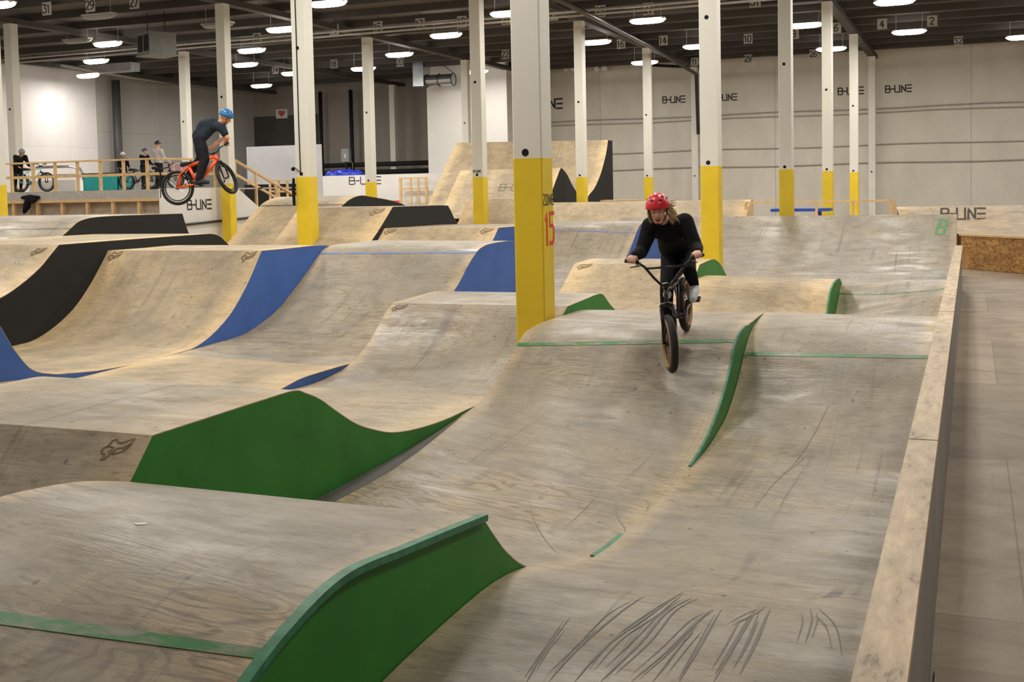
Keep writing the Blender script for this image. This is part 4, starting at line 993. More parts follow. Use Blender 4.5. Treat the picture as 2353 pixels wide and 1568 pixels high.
hu = Vector((0, 0, 1)) + fdir*.12 + Vector((-.06, 0, 0))
t, P, M, top = person('woman in a red helmet and black clothes laughing as she rides down a roller', Jg, hf, hu,
   dict(skin=SKIN, top=CLOTH, legs=CLOTH, shoe=SHOEW, helm=HELM_R, hood=True, loose=1.0, hs=1.05, bulk=1.12), s=1.0, vox=.0065, face=True,
   grips={'R': (gR, axR, fdir-udir*.1), 'L': (gL, axL, fdir-udir*.1)}, helm='glossy red skate helmet', fem=True)
b = MB(); rnd = random.Random(3)
for i in range(70):
    sd = -1 if i < 46 else 1; big = i < 46
    x0 = sd*rnd.uniform(.052, .084); y0 = rnd.uniform(-.07, .03); z0 = rnd.uniform(-.02, .05)
    ln = rnd.uniform(.10, .19) if big else rnd.uniform(.09, .14); ox = -rnd.uniform(.01, .10) if big else rnd.uniform(-.01, .02)
    oz = rnd.uniform(-.4, .35) if (big and i % 3 == 0) else -rnd.uniform(.7, 1.0)
    p0 = P(x0, y0, z0); pts = [p0, P(x0+sd*.012+ox*.3, y0-.01, z0+oz*ln*.35), P(x0+sd*.01+ox*.75, y0-.025+rnd.uniform(-.02, .02), z0+oz*ln*.7), P(x0+ox+rnd.uniform(-.02, .01), y0-.04, z0+oz*ln)]
    b.tube(pts, [.006, .0065, .0045, .0015], 6)
b.build('hair', HAIRB, t, smooth=True)
MB().ball(W_(1533, 677, 10.40), (.040, .022, .044), 14, 10).build('knee_pad', SHOEW, t, smooth=True)['label'] = 'white knee patch'
# --- the airborne rider
rt0 = Vector((rt.x, rt.y, 0)).normalized(); fw0 = Vector((fw.x, fw.y, 0)).normalized(); ZJ = 22.3
ra = dep(408, 432, ZJ); fa = dep(524, 406, ZJ-.15)
fj = (fa-ra).normalized(); lj = Vector((0, 0, 1)).cross(fj).normalized(); lj = (lj + fj*.0).normalized(); uj = fj.cross(lj).normalized()
g2 = dict(R=.335, wb=(fa-ra).length, tr=.055, tube=.033, bb=(.41, -.01), ht0=(.91, .34), ht1=(.885, .46), seat=(.30, .42), barw=.74, rise=.05, fork=.020)
bk2, gr2, pd2, BB2 = bike('orange mountain bike with black wheels, flying in the air at left', ra, fj, lj, uj, g2,
   dict(frame=ORANGE, tread=RUBBER, rim=RUBBER, fork=METAL, bar=METAL, seat=RUBBER), steer=1.45, crank=-25)
g2R, g2L = [(a+b_)/2 for a, b_ in gr2]; p2R, p2L = pd2
D_ = lambda u_, v_, dz=0: dep(u_, v_, ZJ+dz)
J2 = dict(head=D_(519, 270, -.0), neck=D_(503, 284), chest=D_(488, 288), pelvis=D_(458, 313), arch=(-.02, 0, .09),
  shR=D_(508, 293, -.17), shL=D_(508, 289, .18), elR=D_(523, 318, -.20), elL=D_(519, 314, .30), hipR=D_(457, 320, -.10), hipL=D_(459, 320, .10),
  knR=D_(470, 366, -.14), knL=D_(464, 362, .12))
J2['wrR'] = wristfor(g2R, J2['elR']); J2['wrL'] = wristfor(g2L, J2['elL'])
J2['anR'] = p2R - fj*.06+uj*.12; J2['toeR'] = p2R + fj*.10 + uj*.055
J2['anL'] = p2L - fj*.05+uj*.13; J2['toeL'] = p2L + fj*.09 + uj*.06
person('rider in a blue helmet and dark clothes crouched on the airborne orange bike', J2, fj*.75-uj*.6+fw0*.4, uj+fj*.6,
   dict(skin=SKIN2, top=NAVY, legs=DARKC, shoe=SHOED, helm=HELM_B, loose=1.35), s=1.12, vox=.012, bare=True,
   grips={'R': (g2R, (gr2[0][0]-gr2[0][1]).normalized(), fj), 'L': (g2L, (gr2[1][0]-gr2[1][1]).normalized(), fj)}, helm='blue helmet')
# ------------------------------------------------------------------ platform at the left
PX, PY, PZ = -20.95, 26.0, 2.30
t = thing('viewing_platform', 'raised timber platform at left with open stud framing under it', 'platform', (-25, 30, FLOOR))
MB().box((-30.2, PY+.04, PZ-.04), (PX-.03, 34.0, PZ)).build('deck', flat('grey_deck_ply', srgb(176, 168, 156), .6), t)
MB().box((-30.2, PY, PZ-.25), (PX-.0, PY+.04, PZ)).build('fascia', flat('grey_fascia', srgb(178, 172, 164), .6), t)
x = -30.0; k = 0
while x < PX-.2:
    MB().box((x-.045, PY+.01, 1.42), (x+.045, PY+.10, 1.97)).build('stud', LUM, t); x += .92
MB().box((-30.2, PY-.02, 1.97), (PX-.06, PY+.12, 2.05)).build('ledge', LUM, t)
MB().box((-30.2, PY-.02, 1.33), (PX-.06, PY+.12, 1.42)).build('sill', LUM, t)
MB().box((-30.2, PY+.02, FLOOR), (PX-.06, PY+.10, 1.33)).build('lower_boarding', BARE, t)
MB().box((-30.2, PY+.30, FLOOR), (PX-.2, PY+.34, 1.97)).build('back_boarding', flat('pinkish_ply', srgb(196, 182, 166), .7), t)
# white side with the sloped edge
b = MB(); ys = [PY-.02, 29.6, 31.4, 31.4, PY-.02]; zs = [PZ+.02, PZ+.02, 1.32, FLOOR, FLOOR]
for x in (PX, PX-.03): b.v += [(x, yy, zz) for yy, zz in zip(ys, zs)]
b.f = [(0, 1, 2, 3, 4), (9, 8, 7, 6, 5)] + [(i, (i+1) % 5, 5+(i+1) % 5, 5+i) for i in range(5)]; b.m = [0]*7
wp = b.build('white_side', WHITE, t)
text_plane('B-LINE', (PX+.006, 27.18, 1.70), (0, 1, 0), (0, 0, 1), .26, .05, INK, parent=t, squeeze=1.15, gap=.10)
b = MB()
for i in range(5):
    b.box((-23.0, 29.6+i*.36, FLOOR), (PX-.04, 29.6+(i+1)*.36-.005, PZ-.19*(i+1)))
b.build('steps', BLACK, t)
# railing
def railing(label, pts, z, posts, mid=True, cat='railing', name='railing', h=.83, sz=.07):
    t = thing(name, label, cat, (pts[0][0], pts[0][1], z))
    p = [Vector(q) for q in pts]
    for a, c in zip(p, p[1:]): MB().bar(a, c, .10, .05).build('top_rail', LUM, t)
    for a, c in zip(p, p[1:]):
        if mid: MB().bar(a-Vector((0, 0, .42)), c-Vector((0, 0, .42)), .04, .08).build('middle_rail', LUM, t)
    for x_, y_, zt, zb in posts: MB().box((x_-sz/2, y_-sz/2, zb), (x_+sz/2, y_+sz/2, zt)).build('post', LUM, t)
    return t
zt = 3.15; n = 9
posts = [(-28.0+i*.825+.0, PY+.05, zt, PZ) for i in range(9)]
railing('long pine railing on the front of the platform, riders waiting behind it', [(-29.6, PY+.05, zt), (PX-.05, PY+.05, zt)], PZ, posts)
rl = [(PX-.05, PY+.05, zt), (PX-.05, 29.6, zt), (PX-.05, 33.0, 1.98)]
pp = [(PX-.05, 27.5, zt, PZ), (PX-.05, 28.6, zt, PZ), (PX-.05, 29.6, zt, PZ-.7), (PX-.05, 30.7, 2.78, 1.3), (PX-.05, 31.8, 2.38, 1.1), (PX-.05, 32.9, 2.02, 1.0)]
rl[0] = (PX-.05, PY+.16, zt)
railing('pine stair railing sloping down to the right beside the white panel', rl, PZ, pp)
tag(MB().box((PX-.12, 31.72, .9), (PX+.03, 31.9, 1.75)).build('painted_stair_post', flat('orange_red_post_paint', srgb(222, 108, 84), .6)), 'short orange-red painted post at the foot of the stair railing', 'post')
b = MB().tube([(PX+.06, 26.9, 1.27), (PX+.06, 31.3, 1.40)], .036, 10)
tag(b.build('handrail_pipe', flat('black_steel', srgb(40, 36, 34), .35, .5)), 'thin black steel pipe running along the white platform side', 'pipe')
b = MB()                                                  # jacket thrown over the ledge
pj = onY(70, 462, PY-.06)
b.chain([(pj+Vector((-.30, 0, .10)), .05), (pj+Vector((0, -.02, .12)), .07), (pj+Vector((.32, 0, .10)), .05)]); b.chain([(pj+Vector((-.05, -.03, .05)), .09), (pj+Vector((-.12, -.03, -.16)), .11), (pj+Vector((-.22, -.03, -.32)), .06)]); b.capsule(pj+Vector((.1, -.03, 0)), .08, pj+Vector((.2, -.03, .02)), .06)
tag(soft(b, 'jacket', CLOTH, None, .02), 'crumpled black jacket hanging over the platform ledge at far left', 'jacket')
# waiting riders
def stand(label, px, py_, Y, heading, pal, s=.95, bend=0.0, hu=(0, 0, 1), down=0.0, helm='helmet', group='riders waiting on the platform'):
    base = onY(px, 437, Y); base.z = PZ; f = Vector((math.sin(heading), math.cos(heading), 0)); r = Vector((f.y, -f.x, 0)); U = Vector((0, 0, 1))
    Q = lambda x, y, z: base + (r*x + f*y + U*z)*s
    J = dict(head=Q(0, .02+bend*.55, 1.60-bend*.45), neck=Q(0, bend*.42, 1.42-bend*.34), chest=Q(0, bend*.3, 1.25-bend*.22), pelvis=Q(0, 0, .95),
      shR=Q(.17, bend*.4, 1.38-bend*.3), shL=Q(-.17, bend*.4, 1.38-bend*.3), elR=Q(.22, .08+bend*.4, 1.12-bend*.3), elL=Q(-.22, .08+bend*.4, 1.12-bend*.3), wrR=Q(.2, .30+bend*.3, 1.02-bend*.25), wrL=Q(-.2, .30+bend*.3, 1.02-bend*.25),
      hipR=Q(.09, 0, .9), hipL=Q(-.09, 0, .9), knR=Q(.1, .05, .5), knL=Q(-.1, .05, .5), anR=Q(.1, -.02, .10), anL=Q(-.1, -.02, .10), toeR=Q(.12, .13, .055), toeL=Q(-.12, .13, .055))
    return person(label, J, f-U*down, hu, pal, s=s, vox=.016, helm=helm, group=group)
stand('person in a grey helmet and black top leaning over a bike at far left', 42, 350, 27.4, 1.9, dict(skin=SKIN2, top=CLOTH, legs=CLOTH, shoe=SHOED, helm=HELM_G), .92, .62, down=.5, helm='grey helmet')
stand('waiting person wearing a round white helmet behind the platform railing', 284, 350, 29.8, 2.2, dict(skin=SKIN2, top=CLOTH, legs=DARKC, shoe=SHOED, helm=HELM_W), .74, .15, helm='white helmet')
stand('waiting person wearing a purple helmet and black top, between two others', 333, 340, 29.9, 1.7, dict(skin=SKIN, top=CLOTH, legs=DARKC, shoe=SHOED, helm=HELM_P), .80, .1, helm='purple helmet')
stand('waiting person in a pale grey top and black helmet seen from behind', 366, 330, 30.4, 0.2, dict(skin=SKIN, top=GREYC, legs=DARKC, shoe=SHOED, helm=HELM_K), .92, .0, helm='black helmet')
def parked(label, px, Y, h, frame, s=1.0, tilt=.05):
    p = onY(px, 437, Y); p.z = PZ + .335*s
    f = Vector((math.cos(h), math.sin(h), 0)); l = Vector((-f.y, f.x, 0)); u = Vector((0, 0, 1))+l*tilt
    g = dict(R=.33*s, wb=1.02*s, tr=.05, tube=.018, bb=(.41*s, -.02), ht0=(.80*s, .36*s), ht1=(.765*s, .50*s), seat=(.26*s, .45*s), barw=.68*s, rise=.06, fork=.016)
    bike(label, p, f, l, u, g, dict(frame=frame, tread=RUBBER, rim=RUBBER, fork=METAL, bar=METAL, seat=RUBBER), 'bikes parked on the platform', spokes=False, n=24, crank=10)
MINT = flat('mint_frame_paint', srgb(150, 206, 186), .4)
parked('pale green bike held by the person leaning over at far left', 48, 27.2, .15, MINT, .9)
parked('dark bike parked in front of the person in the white helmet', 292, 28.4, .3, METAL, .8)
parked('dark bike parked before the person in the pale grey top', 345, 28.8, .2, METAL, .85)
# crates, bench and banner on the platform
p0 = onY(192, 437, 28.6); p1 = onY(272, 437, 28.6)
b = MB(); b.box((p0.x, 28.6, PZ), (p0.x+.02, 29.3, PZ+.52)); b.box((p1.x-.02, 28.6, PZ), (p1.x, 29.3, PZ+.52)); b.box((p0.x, 28.6, PZ), (p1.x, 28.62, PZ+.52)); b.box((p0.x, 29.28, PZ), (p1.x, 29.3, PZ+.52)); b.box((p0.x, 28.6, PZ), (p1.x, 29.3, PZ+.02))
t = thing('storage_bin', 'long teal storage bin standing behind the platform railing', 'bin', ((p0.x+p1.x)/2, 28.9, PZ))
b.build('tub', TEAL, t); MB().box((p0.x-.03, 28.57, PZ+.52), (p1.x+.03, 29.33, PZ+.56)).build('lid', DARKC, t)
q0 = onY(385, 374, 30.6); q1 = onY(432, 374, 30.6); q2 = onY(385, 398, 30.6); q0.y = 31.2
t = thing('banner', 'faded pink and white banner right of the waiting riders', 'banner', (q0.x, 30.6, q2.z))
MB().box((q0.x, 30.6, q2.z), (q1.x, 30.63, q0.z)).build('cloth', flat('faded_pink_print', srgb(206, 160, 162), .7, var=.1, scale=8), t)
MB().tube([((q0.x+q1.x)/2+math.cos(a)*.17, 30.585, (q0.z+q2.z)/2+math.sin(a)*.13) for a in [i*math.pi/8 for i in range(17)]], .018, 6).build('printed_ring', flat('white_print', srgb(232, 222, 222), .7), t)
q0 = onX(60, 437, -37.2)
t = thing('bench', 'white bench with a curved grey tubular back along the left wall', 'bench', (-33, 33, PZ))
BX = [onY(75, 400, 33.0).x, onY(182, 400, 33.0).x]
MB().box((BX[0], 32.8, PZ), (BX[1], 33.3, PZ+.45)).build('seat_box', WHITE, t)
b = MB(); zb = onY(75, 385, 33.0).z
b.tube([(BX[0], 33.2, zb), (BX[1]-.6, 33.2, zb), (BX[1]-.15, 33.2, zb-.08), (BX[1], 33.2, zb-.32), (BX[1], 33.2, PZ+.45)], .05, 8); b.tube([(BX[0], 33.2, zb-.32), (BX[1], 33.2, zb-.32)], .04, 8)
b.build('tubular_back', CHROME, t)
MB().box((-30.2, 34.0, FLOOR), (-30.15, 34.05, PZ)).build('platform_post', LUM, None)
bpy.data.objects.remove(bpy.data.objects['platform_post'])
# ------------------------------------------------------------------ things hanging from the ceiling
def sign(px, py, num, z=7.8, lab=None):
    p = onZ(px, py, z); t = thing('aisle_sign', lab or 'small grey ceiling sign with the number %s' % num, 'sign', (p.x, p.y, p.z), 'numbered aisle signs under the ceiling')
    MB().box((p.x-.17, p.y, p.z-.19), (p.x+.17, p.y+.02, p.z+.19)).build('board', SIGNM, t)
    sq = 1.0; _, wd = word(num, sq); h = .24
    text_plane(num, (p.x-wd*h/2, p.y-.005, p.z-h/2), (1, 0, 0), (0, 0, 1), h, .045, INK, name='number', parent=t)
    MB().tube([(p.x, p.y+.01, p.z+.19), (p.x, p.y+.01, CEIL-.02)], .008, 5).build('hanger', METAL, t)
SL = {(107, 20): 'faint number 31 ceiling sign nearest the top left corner', (207, 12): 'number 29 ceiling sign above an unlit lamp at top left', (308, 5): 'number 27 ceiling sign at the top edge above the grey heater box',
 (590, 88): 'number 8 ceiling sign just above the upper lamp right of the jumper column', (768, 68): 'number 13 ceiling sign first to the right of the cable column', (868, 62): 'number 15 ceiling sign beside the top of the column by the low wall',
 (965, 55): 'number 17 ceiling sign left of the lamp over the metal duct', (1061, 50): 'number 19 ceiling sign touching the column before the quarter pipe', (1163, 44): 'number 21 ceiling sign half hidden by the left side of the nearest column',
 (1271, 34): 'number 23 ceiling sign touching the right side of the nearest column', (1379, 26): 'number 25 ceiling sign above the dark sloping pipe', (1490, 20): 'number 27 ceiling sign directly over the lamp above the woman',
 (1735, 3): 'number 31 ceiling sign cut by the top edge at right', (919, 143): 'number 20 ceiling sign under the lamp beside the metal duct', (1161, 125): 'number 22 ceiling sign low in front of the white bulkhead',
 (1427, 101): 'number 16 ceiling sign below the dark sloping pipe, right of a lamp', (1524, 93): 'number 14 ceiling sign just above the dark sloping pipe, right of sign 16', (1596, 142): 'number 11 ceiling sign at the lower end of the sloping pipe',
 (1719, 89): 'number 10 ceiling sign alone between two tall columns at right', (1825, 78): 'number 8 ceiling sign half behind a tall column, under a lamp', (1922, 64): 'number 6 ceiling sign squeezed between the two slim columns at right',
 (2027, 55): 'number 4 ceiling sign above and left of the lamp at far right', (2142, 48): 'number 2 ceiling sign above and right of the lamp at far right', (1719, 135): 'number 29 ceiling sign at the top of the grey wall, below sign 10',
 (1869, 124): 'number 26 ceiling sign below a lamp at the grey wall top', (2202, 94): 'number 32 ceiling sign nearest the right edge of the picture', (632, 160): 'number 34 ceiling sign low left of the cable column', (767, 147): 'number 18 ceiling sign low right of the cable column'}
SIGNM = flat('grey_sign_board', srgb(176, 170, 160), .6, var=.05)
for px, py, n_ in [(107, 20, '31'), (207, 12, '29'), (308, 5, '27'), (590, 88, '8'), (768, 68, '13'), (868, 62, '15'), (965, 55, '17'), (1061, 50, '19'), (1163, 44, '21'), (1271, 34, '23'), (1379, 26, '25'), (1490, 20, '27'), (1735, 3, '31'),
                  (919, 143, '20'), (1161, 125, '22'), (1427, 101, '16'), (1524, 93, '14'), (1596, 142, '11'), (1719, 89, '10'), (1825, 78, '8'), (1922, 64, '6'), (2027, 55, '4'), (2142, 48, '2'), (1719, 135, '29'), (1869, 124, '26'), (2202, 94, '32'), (632, 160, '34'), (767, 147, '18')]:
    lab = SL.get((px, py)); _o = {(308, 5): 'small grey ceiling sign with the number 27 at the top left corner', (1490, 20): 'small grey ceiling sign with the number 27 above a lit lamp', (1735, 3): 'small ceiling sign with 31 cut by the top edge',
           (207, 12): 'small grey ceiling sign with the number 29 at the top left', (107, 20): 'small faint ceiling sign with 31 near the top left corner', (1719, 135): 'small ceiling sign with 29 in front of the grey wall top, below sign 10',
           (590, 88): 'small ceiling sign with 8 beside the column behind the jumper', (1825, 78): 'small ceiling sign with 8 half behind a tall white column at right'}.get((px, py))
    sign(px, py, n_, 7.75, lab)
def pipe(label, pts, r, mat, name='ceiling_pipe', cat='pipe', group=None):
    return tag(MB().tube(pts, r, 10).build(name, mat, None, smooth=True), label, cat, group)
PIPEW = flat('pale_pipe', srgb(176, 172, 162), .4, .2)
a, c = onZ(60, 134, 7.62), onZ(1330, 0, 7.62); a.y = c.y = (a.y+c.y)/2
pipe('upper of two parallel pale pipes crossing under the ceiling', [(-37.5, 35.6, 7.70), (-3.5, 34.6, 7.66)], .045, PIPEW, group='twin pale ceiling pipes')
pipe('lower of two parallel pale pipes crossing under the ceiling', [(-37.5, 35.2, 7.48), (-3.5, 34.4, 7.50)], .04, PIPEW, group='twin pale ceiling pipes')
pipe('thick dark sloping pipe descending to the right above the quarter pipe', [onY(1262, -12, 30), onY(1380, 48, 35.5), onY(1490, 105, 43), onY(1600, 170, 54.5), (onY(1603, 178, 54.8).x, 54.8, 4.5)], .085, flat('dark_pipe', srgb(84, 80, 76), .35, .4))
pipe('slanting thin grey pipe at the upper left, dropping from the ceiling to the right', [onY(140, 150, 37), onY(300, 178, 43), onY(420, 196, 49)], .05, PIPEW)
pipe('bent black duct pipe over the far wall by the rider column', [onY(1500, 150, 55.6), onY(1580, 154, 55.6), onY(1602, 182, 55.6), (onY(1602, 182, 55.6).x, 55.6, .1)], .07, BLACK)
c0, c1 = onY(196, 158, 40.0), onY(300, 152, 40.0)
t = thing('supply_duct', 'long silver square duct under the ceiling, right of the lamp over the glowing siding', 'duct', ((c0.x+c1.x)/2, 40.3, c1.z))
MB().box((c0.x, 40.0, c1.z-.18), (c1.x, 40.6, c1.z+.18)).build('duct_body', flat('brushed_sheet_metal', srgb(196, 196, 198), .35, .6), t)
for xx in (c0.x+.2, c1.x-.2): MB().tube([(xx, 40.3, c1.z+.18), (xx, 40.3, CEIL-.02)], .012, 6).build('hanger', METAL, t)
# heater box
p = onZ(360, 102, 7.1); t = thing('hanging_heater', 'square grey unit heater hanging under the ceiling at upper left', 'heater', (p.x, p.y, 6.6))
hx, hy, hz = p.x, p.y, p.z
GB = flat('grey_heater_case', srgb(122, 122, 120), .5)
MB().obox((hx, hy, hz), Vector((.42, -.2, 0)), Vector((.2, .42, 0)), Vector((0, 0, .36))).build('case', GB, t)
f0 = Vector((-.2, -.42, 0)); r0 = Vector((.42, -.2, 0)).normalized()
for s in (-1, 1): MB().obox(Vector((hx, hy, hz))+f0*1.02+r0*s*.22, r0*.16, f0.normalized()*.01, Vector((0, 0, .26))).build('grille', BLACK, t)
MB().obox((hx, hy, hz-.38), Vector((.46, -.22, 0)), Vector((.22, .46, 0)), Vector((0, 0, .02))).build('drip_tray', GB, t)
for s in (-.35, .35):
    MB().tube([(hx+s, hy, hz+.36), (hx+s, hy, CEIL-.02)], .015, 6).build('hanger', METAL, t)
# metal duct
p = onY(1000, 183, 49.5); t = thing('air_duct', 'shiny metal duct outlet hanging in front of the white bulkhead', 'duct', (p.x, 49.5, 5.8))
GALV = flat('galvanised_metal', srgb(186, 188, 190), .25, .9, var=.1, scale=3); DKM = flat('dark_duct_frame', srgb(60, 62, 60), .5, .3)
q = onY(955, 175, 49.5)
MB().box((q.x, 49.2, onY(955, 200, 49.5).z), (q.x+.55, 50.0, onY(955, 132, 49.5).z)).build('riser', GALV, t)
zc = onY(1005, 184, 49.5).z
MB().tube([(q.x+.45, 49.6, zc), (q.x+.62, 49.6, zc)], [.34, .30], 8).build('collar', DKM, t)
b = MB(); n = 20; x0 = q.x+.6; x1 = onY(1040, 184, 49.5).x
for xx in (x0, x1):
    b.v += [(xx, 49.6-.30*math.cos(2*math.pi*i/n)*1.0, zc+.27*math.sin(2*math.pi*i/n)) for i in range(n)]
for i in range(n): b.f.append((i, (i+1) % n, n+(i+1) % n, n+i)); b.m.append(0)
b.f += [tuple(range(n)), tuple(range(2*n-1, n-1, -1))]; b.m += [0, 0]
b.build('outlet', GALV, t, smooth=False)
for xx in (x0+.62, x1): MB().torus((xx, 49.6, zc), (1, 0, 0), .29, .03, 20, 6).build('flange', DKM, t)
MB().tube([(x1, 49.6, zc+.3), (x0+.4, 49.6, zc+1.0)], .02, 5).build('brace', DKM, t)
# ------------------------------------------------------------------ back of the hall
# wall lettering B-LINE
for px, py, x2, lab in [(1218, 252, 1300, 'first'), (1523, 237, 1580, 'second'), (1642, 232, 1699, 'third'), (1926, 218, 1991, 'fourth'), (2035, 213, 2101, 'fifth')]:
    a = onY(px, py, WALL_Y-.01); c = onY(x2, py-10, WALL_Y-.01); h = (c.x-a.x)/4.15
    o = text_plane('B-LINE', (a.x, WALL_Y-.012, a.z), (1, 0, 0), (0, 0, 1), h, h*.19, INK, name='wall_lettering')
    o['kind'] = 'structure'
# white low wall, lumber gate, tarp, big board, electrics
LW = 47.6
a = onY(738, 405, LW); c = onY(1000, 404, LW)
t = thing('low_wall', 'white low wall with black lettering B-LINE in the middle distance', 'wall', ((a.x+c.x)/2, LW, FLOOR))
MB().box((a.x, LW, FLOOR), (c.x+1.2, LW+.12, a.z)).build('boarding', WHITE, t)
MB().box((a.x, LW-.03, onY(740, 470, LW).z), (onY(865, 470, LW).x, LW-.005, onY(740, 466, LW).z)).build('blue_band', BLUE, t)
q = onY(803, 424, LW); q2 = onY(883, 424, LW); h = onY(803, 408, LW).z-q.z
text_plane('B-LINE', (q.x, LW-.006, q.z), (1, 0, 0), (0, 0, 1), h, h*.15, INK, parent=t, squeeze=(q2.x-q.x)/h/4.1)
MB().box((onY(882, 460, LW).x, LW-.02, onY(900, 470, LW).z), (onY(918, 460, LW).x, LW-.006, onY(900, 461, LW).z)).build('red_mark', flat('red_sticker', srgb(224, 70, 84), .5), t)
GY = 47.2
t = thing('lumber_frame', 'open pine gate frame leaning on the white low wall', 'frame', (onY(950, 470, GY).x, GY, FLOOR))
xs = [onY(u_, 430, GY).x for u_ in (920, 944, 961, 979)]; zz = [onY(u_, v_, GY).z for u_, v_ in ((920, 409), (920, 433), (920, 470))]
for i, x in enumerate(xs):
    w_ = .06 if i in (0, 3) else .03; MB().box((x-w_, GY, FLOOR), (x+w_, GY+.06, zz[0]-.06)).build('upright', LUM, t)
for z in (zz[0]-.06, zz[1]-.06): MB().box((xs[0]-.06, GY-.003, z), (xs[3]+.06, GY+.063, z+.07)).build('crosspiece', LUM, t)
b = MB(); pt = onY(790, 392, 49.0); rnd = random.Random(5)
for i in range(14):
    dx = rnd.uniform(-.75, .75); b.ball((pt.x+dx, 49+rnd.uniform(-.2, .2), pt.z-.25+rnd.uniform(0, .18)*(1-abs(dx))), (.34, .25, .22), 10, 8)
b.box((pt.x-.9, 48.7, FLOOR), (pt.x+.9, 49.3, pt.z-.28))
tag(soft(b, 'tarpaulin', flat('blue_tarp', srgb(40, 62, 190), .4, var=.35, scale=5), None, .06, 2), 'bright blue tarpaulin heaped behind the white low wall', 'tarpaulin')
BYd = 41.0
a = onY(566, 338, BYd); c = onY(736, 332, BYd)
tag(MB().box((a.x, BYd, FLOOR), (c.x, BYd+.1, a.z)).build('wall_board', flat('scuffed_white_board', srgb(200, 200, 204), .6, var=.10, scale=.8)), 'tall scuffed white board behind the stair railing', 'board')
railing('far low pine railing seen behind the stair railing', [(onY(618, 415, 38).x, 38, onY(618, 415, 38).z), (onY(690, 415, 38).x, 38, onY(690, 415, 38).z)], 1.2,
        [(onY(u_, 415, 38).x, 38, onY(618, 415, 38).z, FLOOR) for u_ in (620, 640, 660, 688)], True)
t = MB().box((onY(575, 430, 39).x, 38.6, FLOOR), (onY(690, 430, 39).x, 38.7, onY(600, 424, 38.6).z)).build('black_ramp_side', BLACK)
tag(t, 'black ramp side in the shade behind the stair railing', 'panel')
# dark pipes and boxes on the taupe wall
for i, (px, py) in enumerate(((985, 374), (985, 392))):
    c = onY(px, py, 54.9)
    pipe(['upper', 'lower'][i]+' of the thick dark pipes along the taupe back wall', [(-34.6, 54.9, c.z), (-25.6, 54.9, c.z)], .13, BLACK, group='dark pipes on the taupe wall')
for px, lab in ((270, 'dark vertical duct on the grey siding at left'), (738, 'black vertical pipe just right of the cable column'), (808, 'black vertical pipe behind the electrical box')):
    if px == 270: c = onX(px, 300, LEFT_X+.35); pipe(lab, [(c.x, c.y, FLOOR+.0), (c.x, c.y, CEIL-.5)], .20, flat('dark_duct', srgb(74, 72, 72), .5))
    else: c = onY(px, 300, 55.6); pipe(lab, [(c.x, 55.6, FLOOR+.0), (c.x, 55.6, CEIL-.5)], .11, BLACK)
c = onY(793, 372, 54.3); t = thing('electrical_box', 'grey electrical box mounted by the dark pipes on the taupe wall', 'electrical box', (c.x, 54.3, c.z))
d = onY(793, 342, 54.3); MB().box((c.x-.24, 54.3, c.z), (c.x+.24, 54.55, d.z)).build('case', flat('pale_grey_metal', srgb(150, 158, 156), .4), t)
MB().box((c.x-.06, 54.29, c.z+.2), (c.x+.06, 54.3, c.z+.45)).build('pale_label', WHITE, t)
MB().tube([(c.x+.24, 54.4, c.z+.1), (c.x+.40, 54.4, c.z-.1), (c.x+.38, 54.4, 2.6), (c.x+.2, 54.4, 2.2)], .015, 5).build('cable', COND, t)
MB().box((c.x-.04, 54.4, FLOOR), (c.x+.04, 54.5, c.z)).build('mounting_post', METAL, t)
c = onX(647, 262, LEFT_X+.05) if False else onY(647, 262, WALL_Y-.06)
t = thing('warning_sign', 'white wall sign with a red shield on the dark wall', 'sign', (c.x, WALL_Y-.05, c.z-.25))
MB().box((c.x-.38, WALL_Y-.05, c.z-.25), (c.x+.38, WALL_Y-.02, c.z+.27)).build('board', WHITE, t)
b = MB(); b.v = [(c.x-.22, WALL_Y-.056, c.z+.18), (c.x+.22, WALL_Y-.056, c.z+.18), (c.x+.22, WALL_Y-.056, c.z+.02), (c.x, WALL_Y-.056, c.z-.18), (c.x-.22, WALL_Y-.056, c.z+.02)]; b.f = [(0, 1, 2, 3, 4)]; b.m = [0]
b.build('red_shield', flat('dull_red_print', srgb(190, 96, 88), .6), t)
# dark recess on the left part of the back wall
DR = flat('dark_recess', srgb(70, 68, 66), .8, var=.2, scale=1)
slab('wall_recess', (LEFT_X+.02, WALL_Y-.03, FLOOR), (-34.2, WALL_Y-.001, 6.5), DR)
# cable on column B
x, y = node(1, 1)
b = MB().tube([(x-.04, y-.17, 7.2), (x-.035, y-.17, 5.2), (x-.04, y-.17, 3.6), (x-.03, y-.175, 2.5)], .010, 6)
tag(b.build('loose_cable', BLACK), 'thin black cable running down the face of the tall column', 'cable')
b = MB().tube([(x-.02, y-.18, 2.52), (x-.10, y-.21, 2.60), (x-.17, y-.19, 2.64)], .008, 6); b.ball((x-.175, y-.21, 2.60), .04); b.chain([((x-.172, y-.21, 2.40), .025), ((x-.18, y-.21, 2.2), .036), ((x-.175, y-.21, 1.9), .03)])
tag(b.build('hanging_cover', CLOTH), 'black rolled cover hanging at the left of the cable column', 'cover')
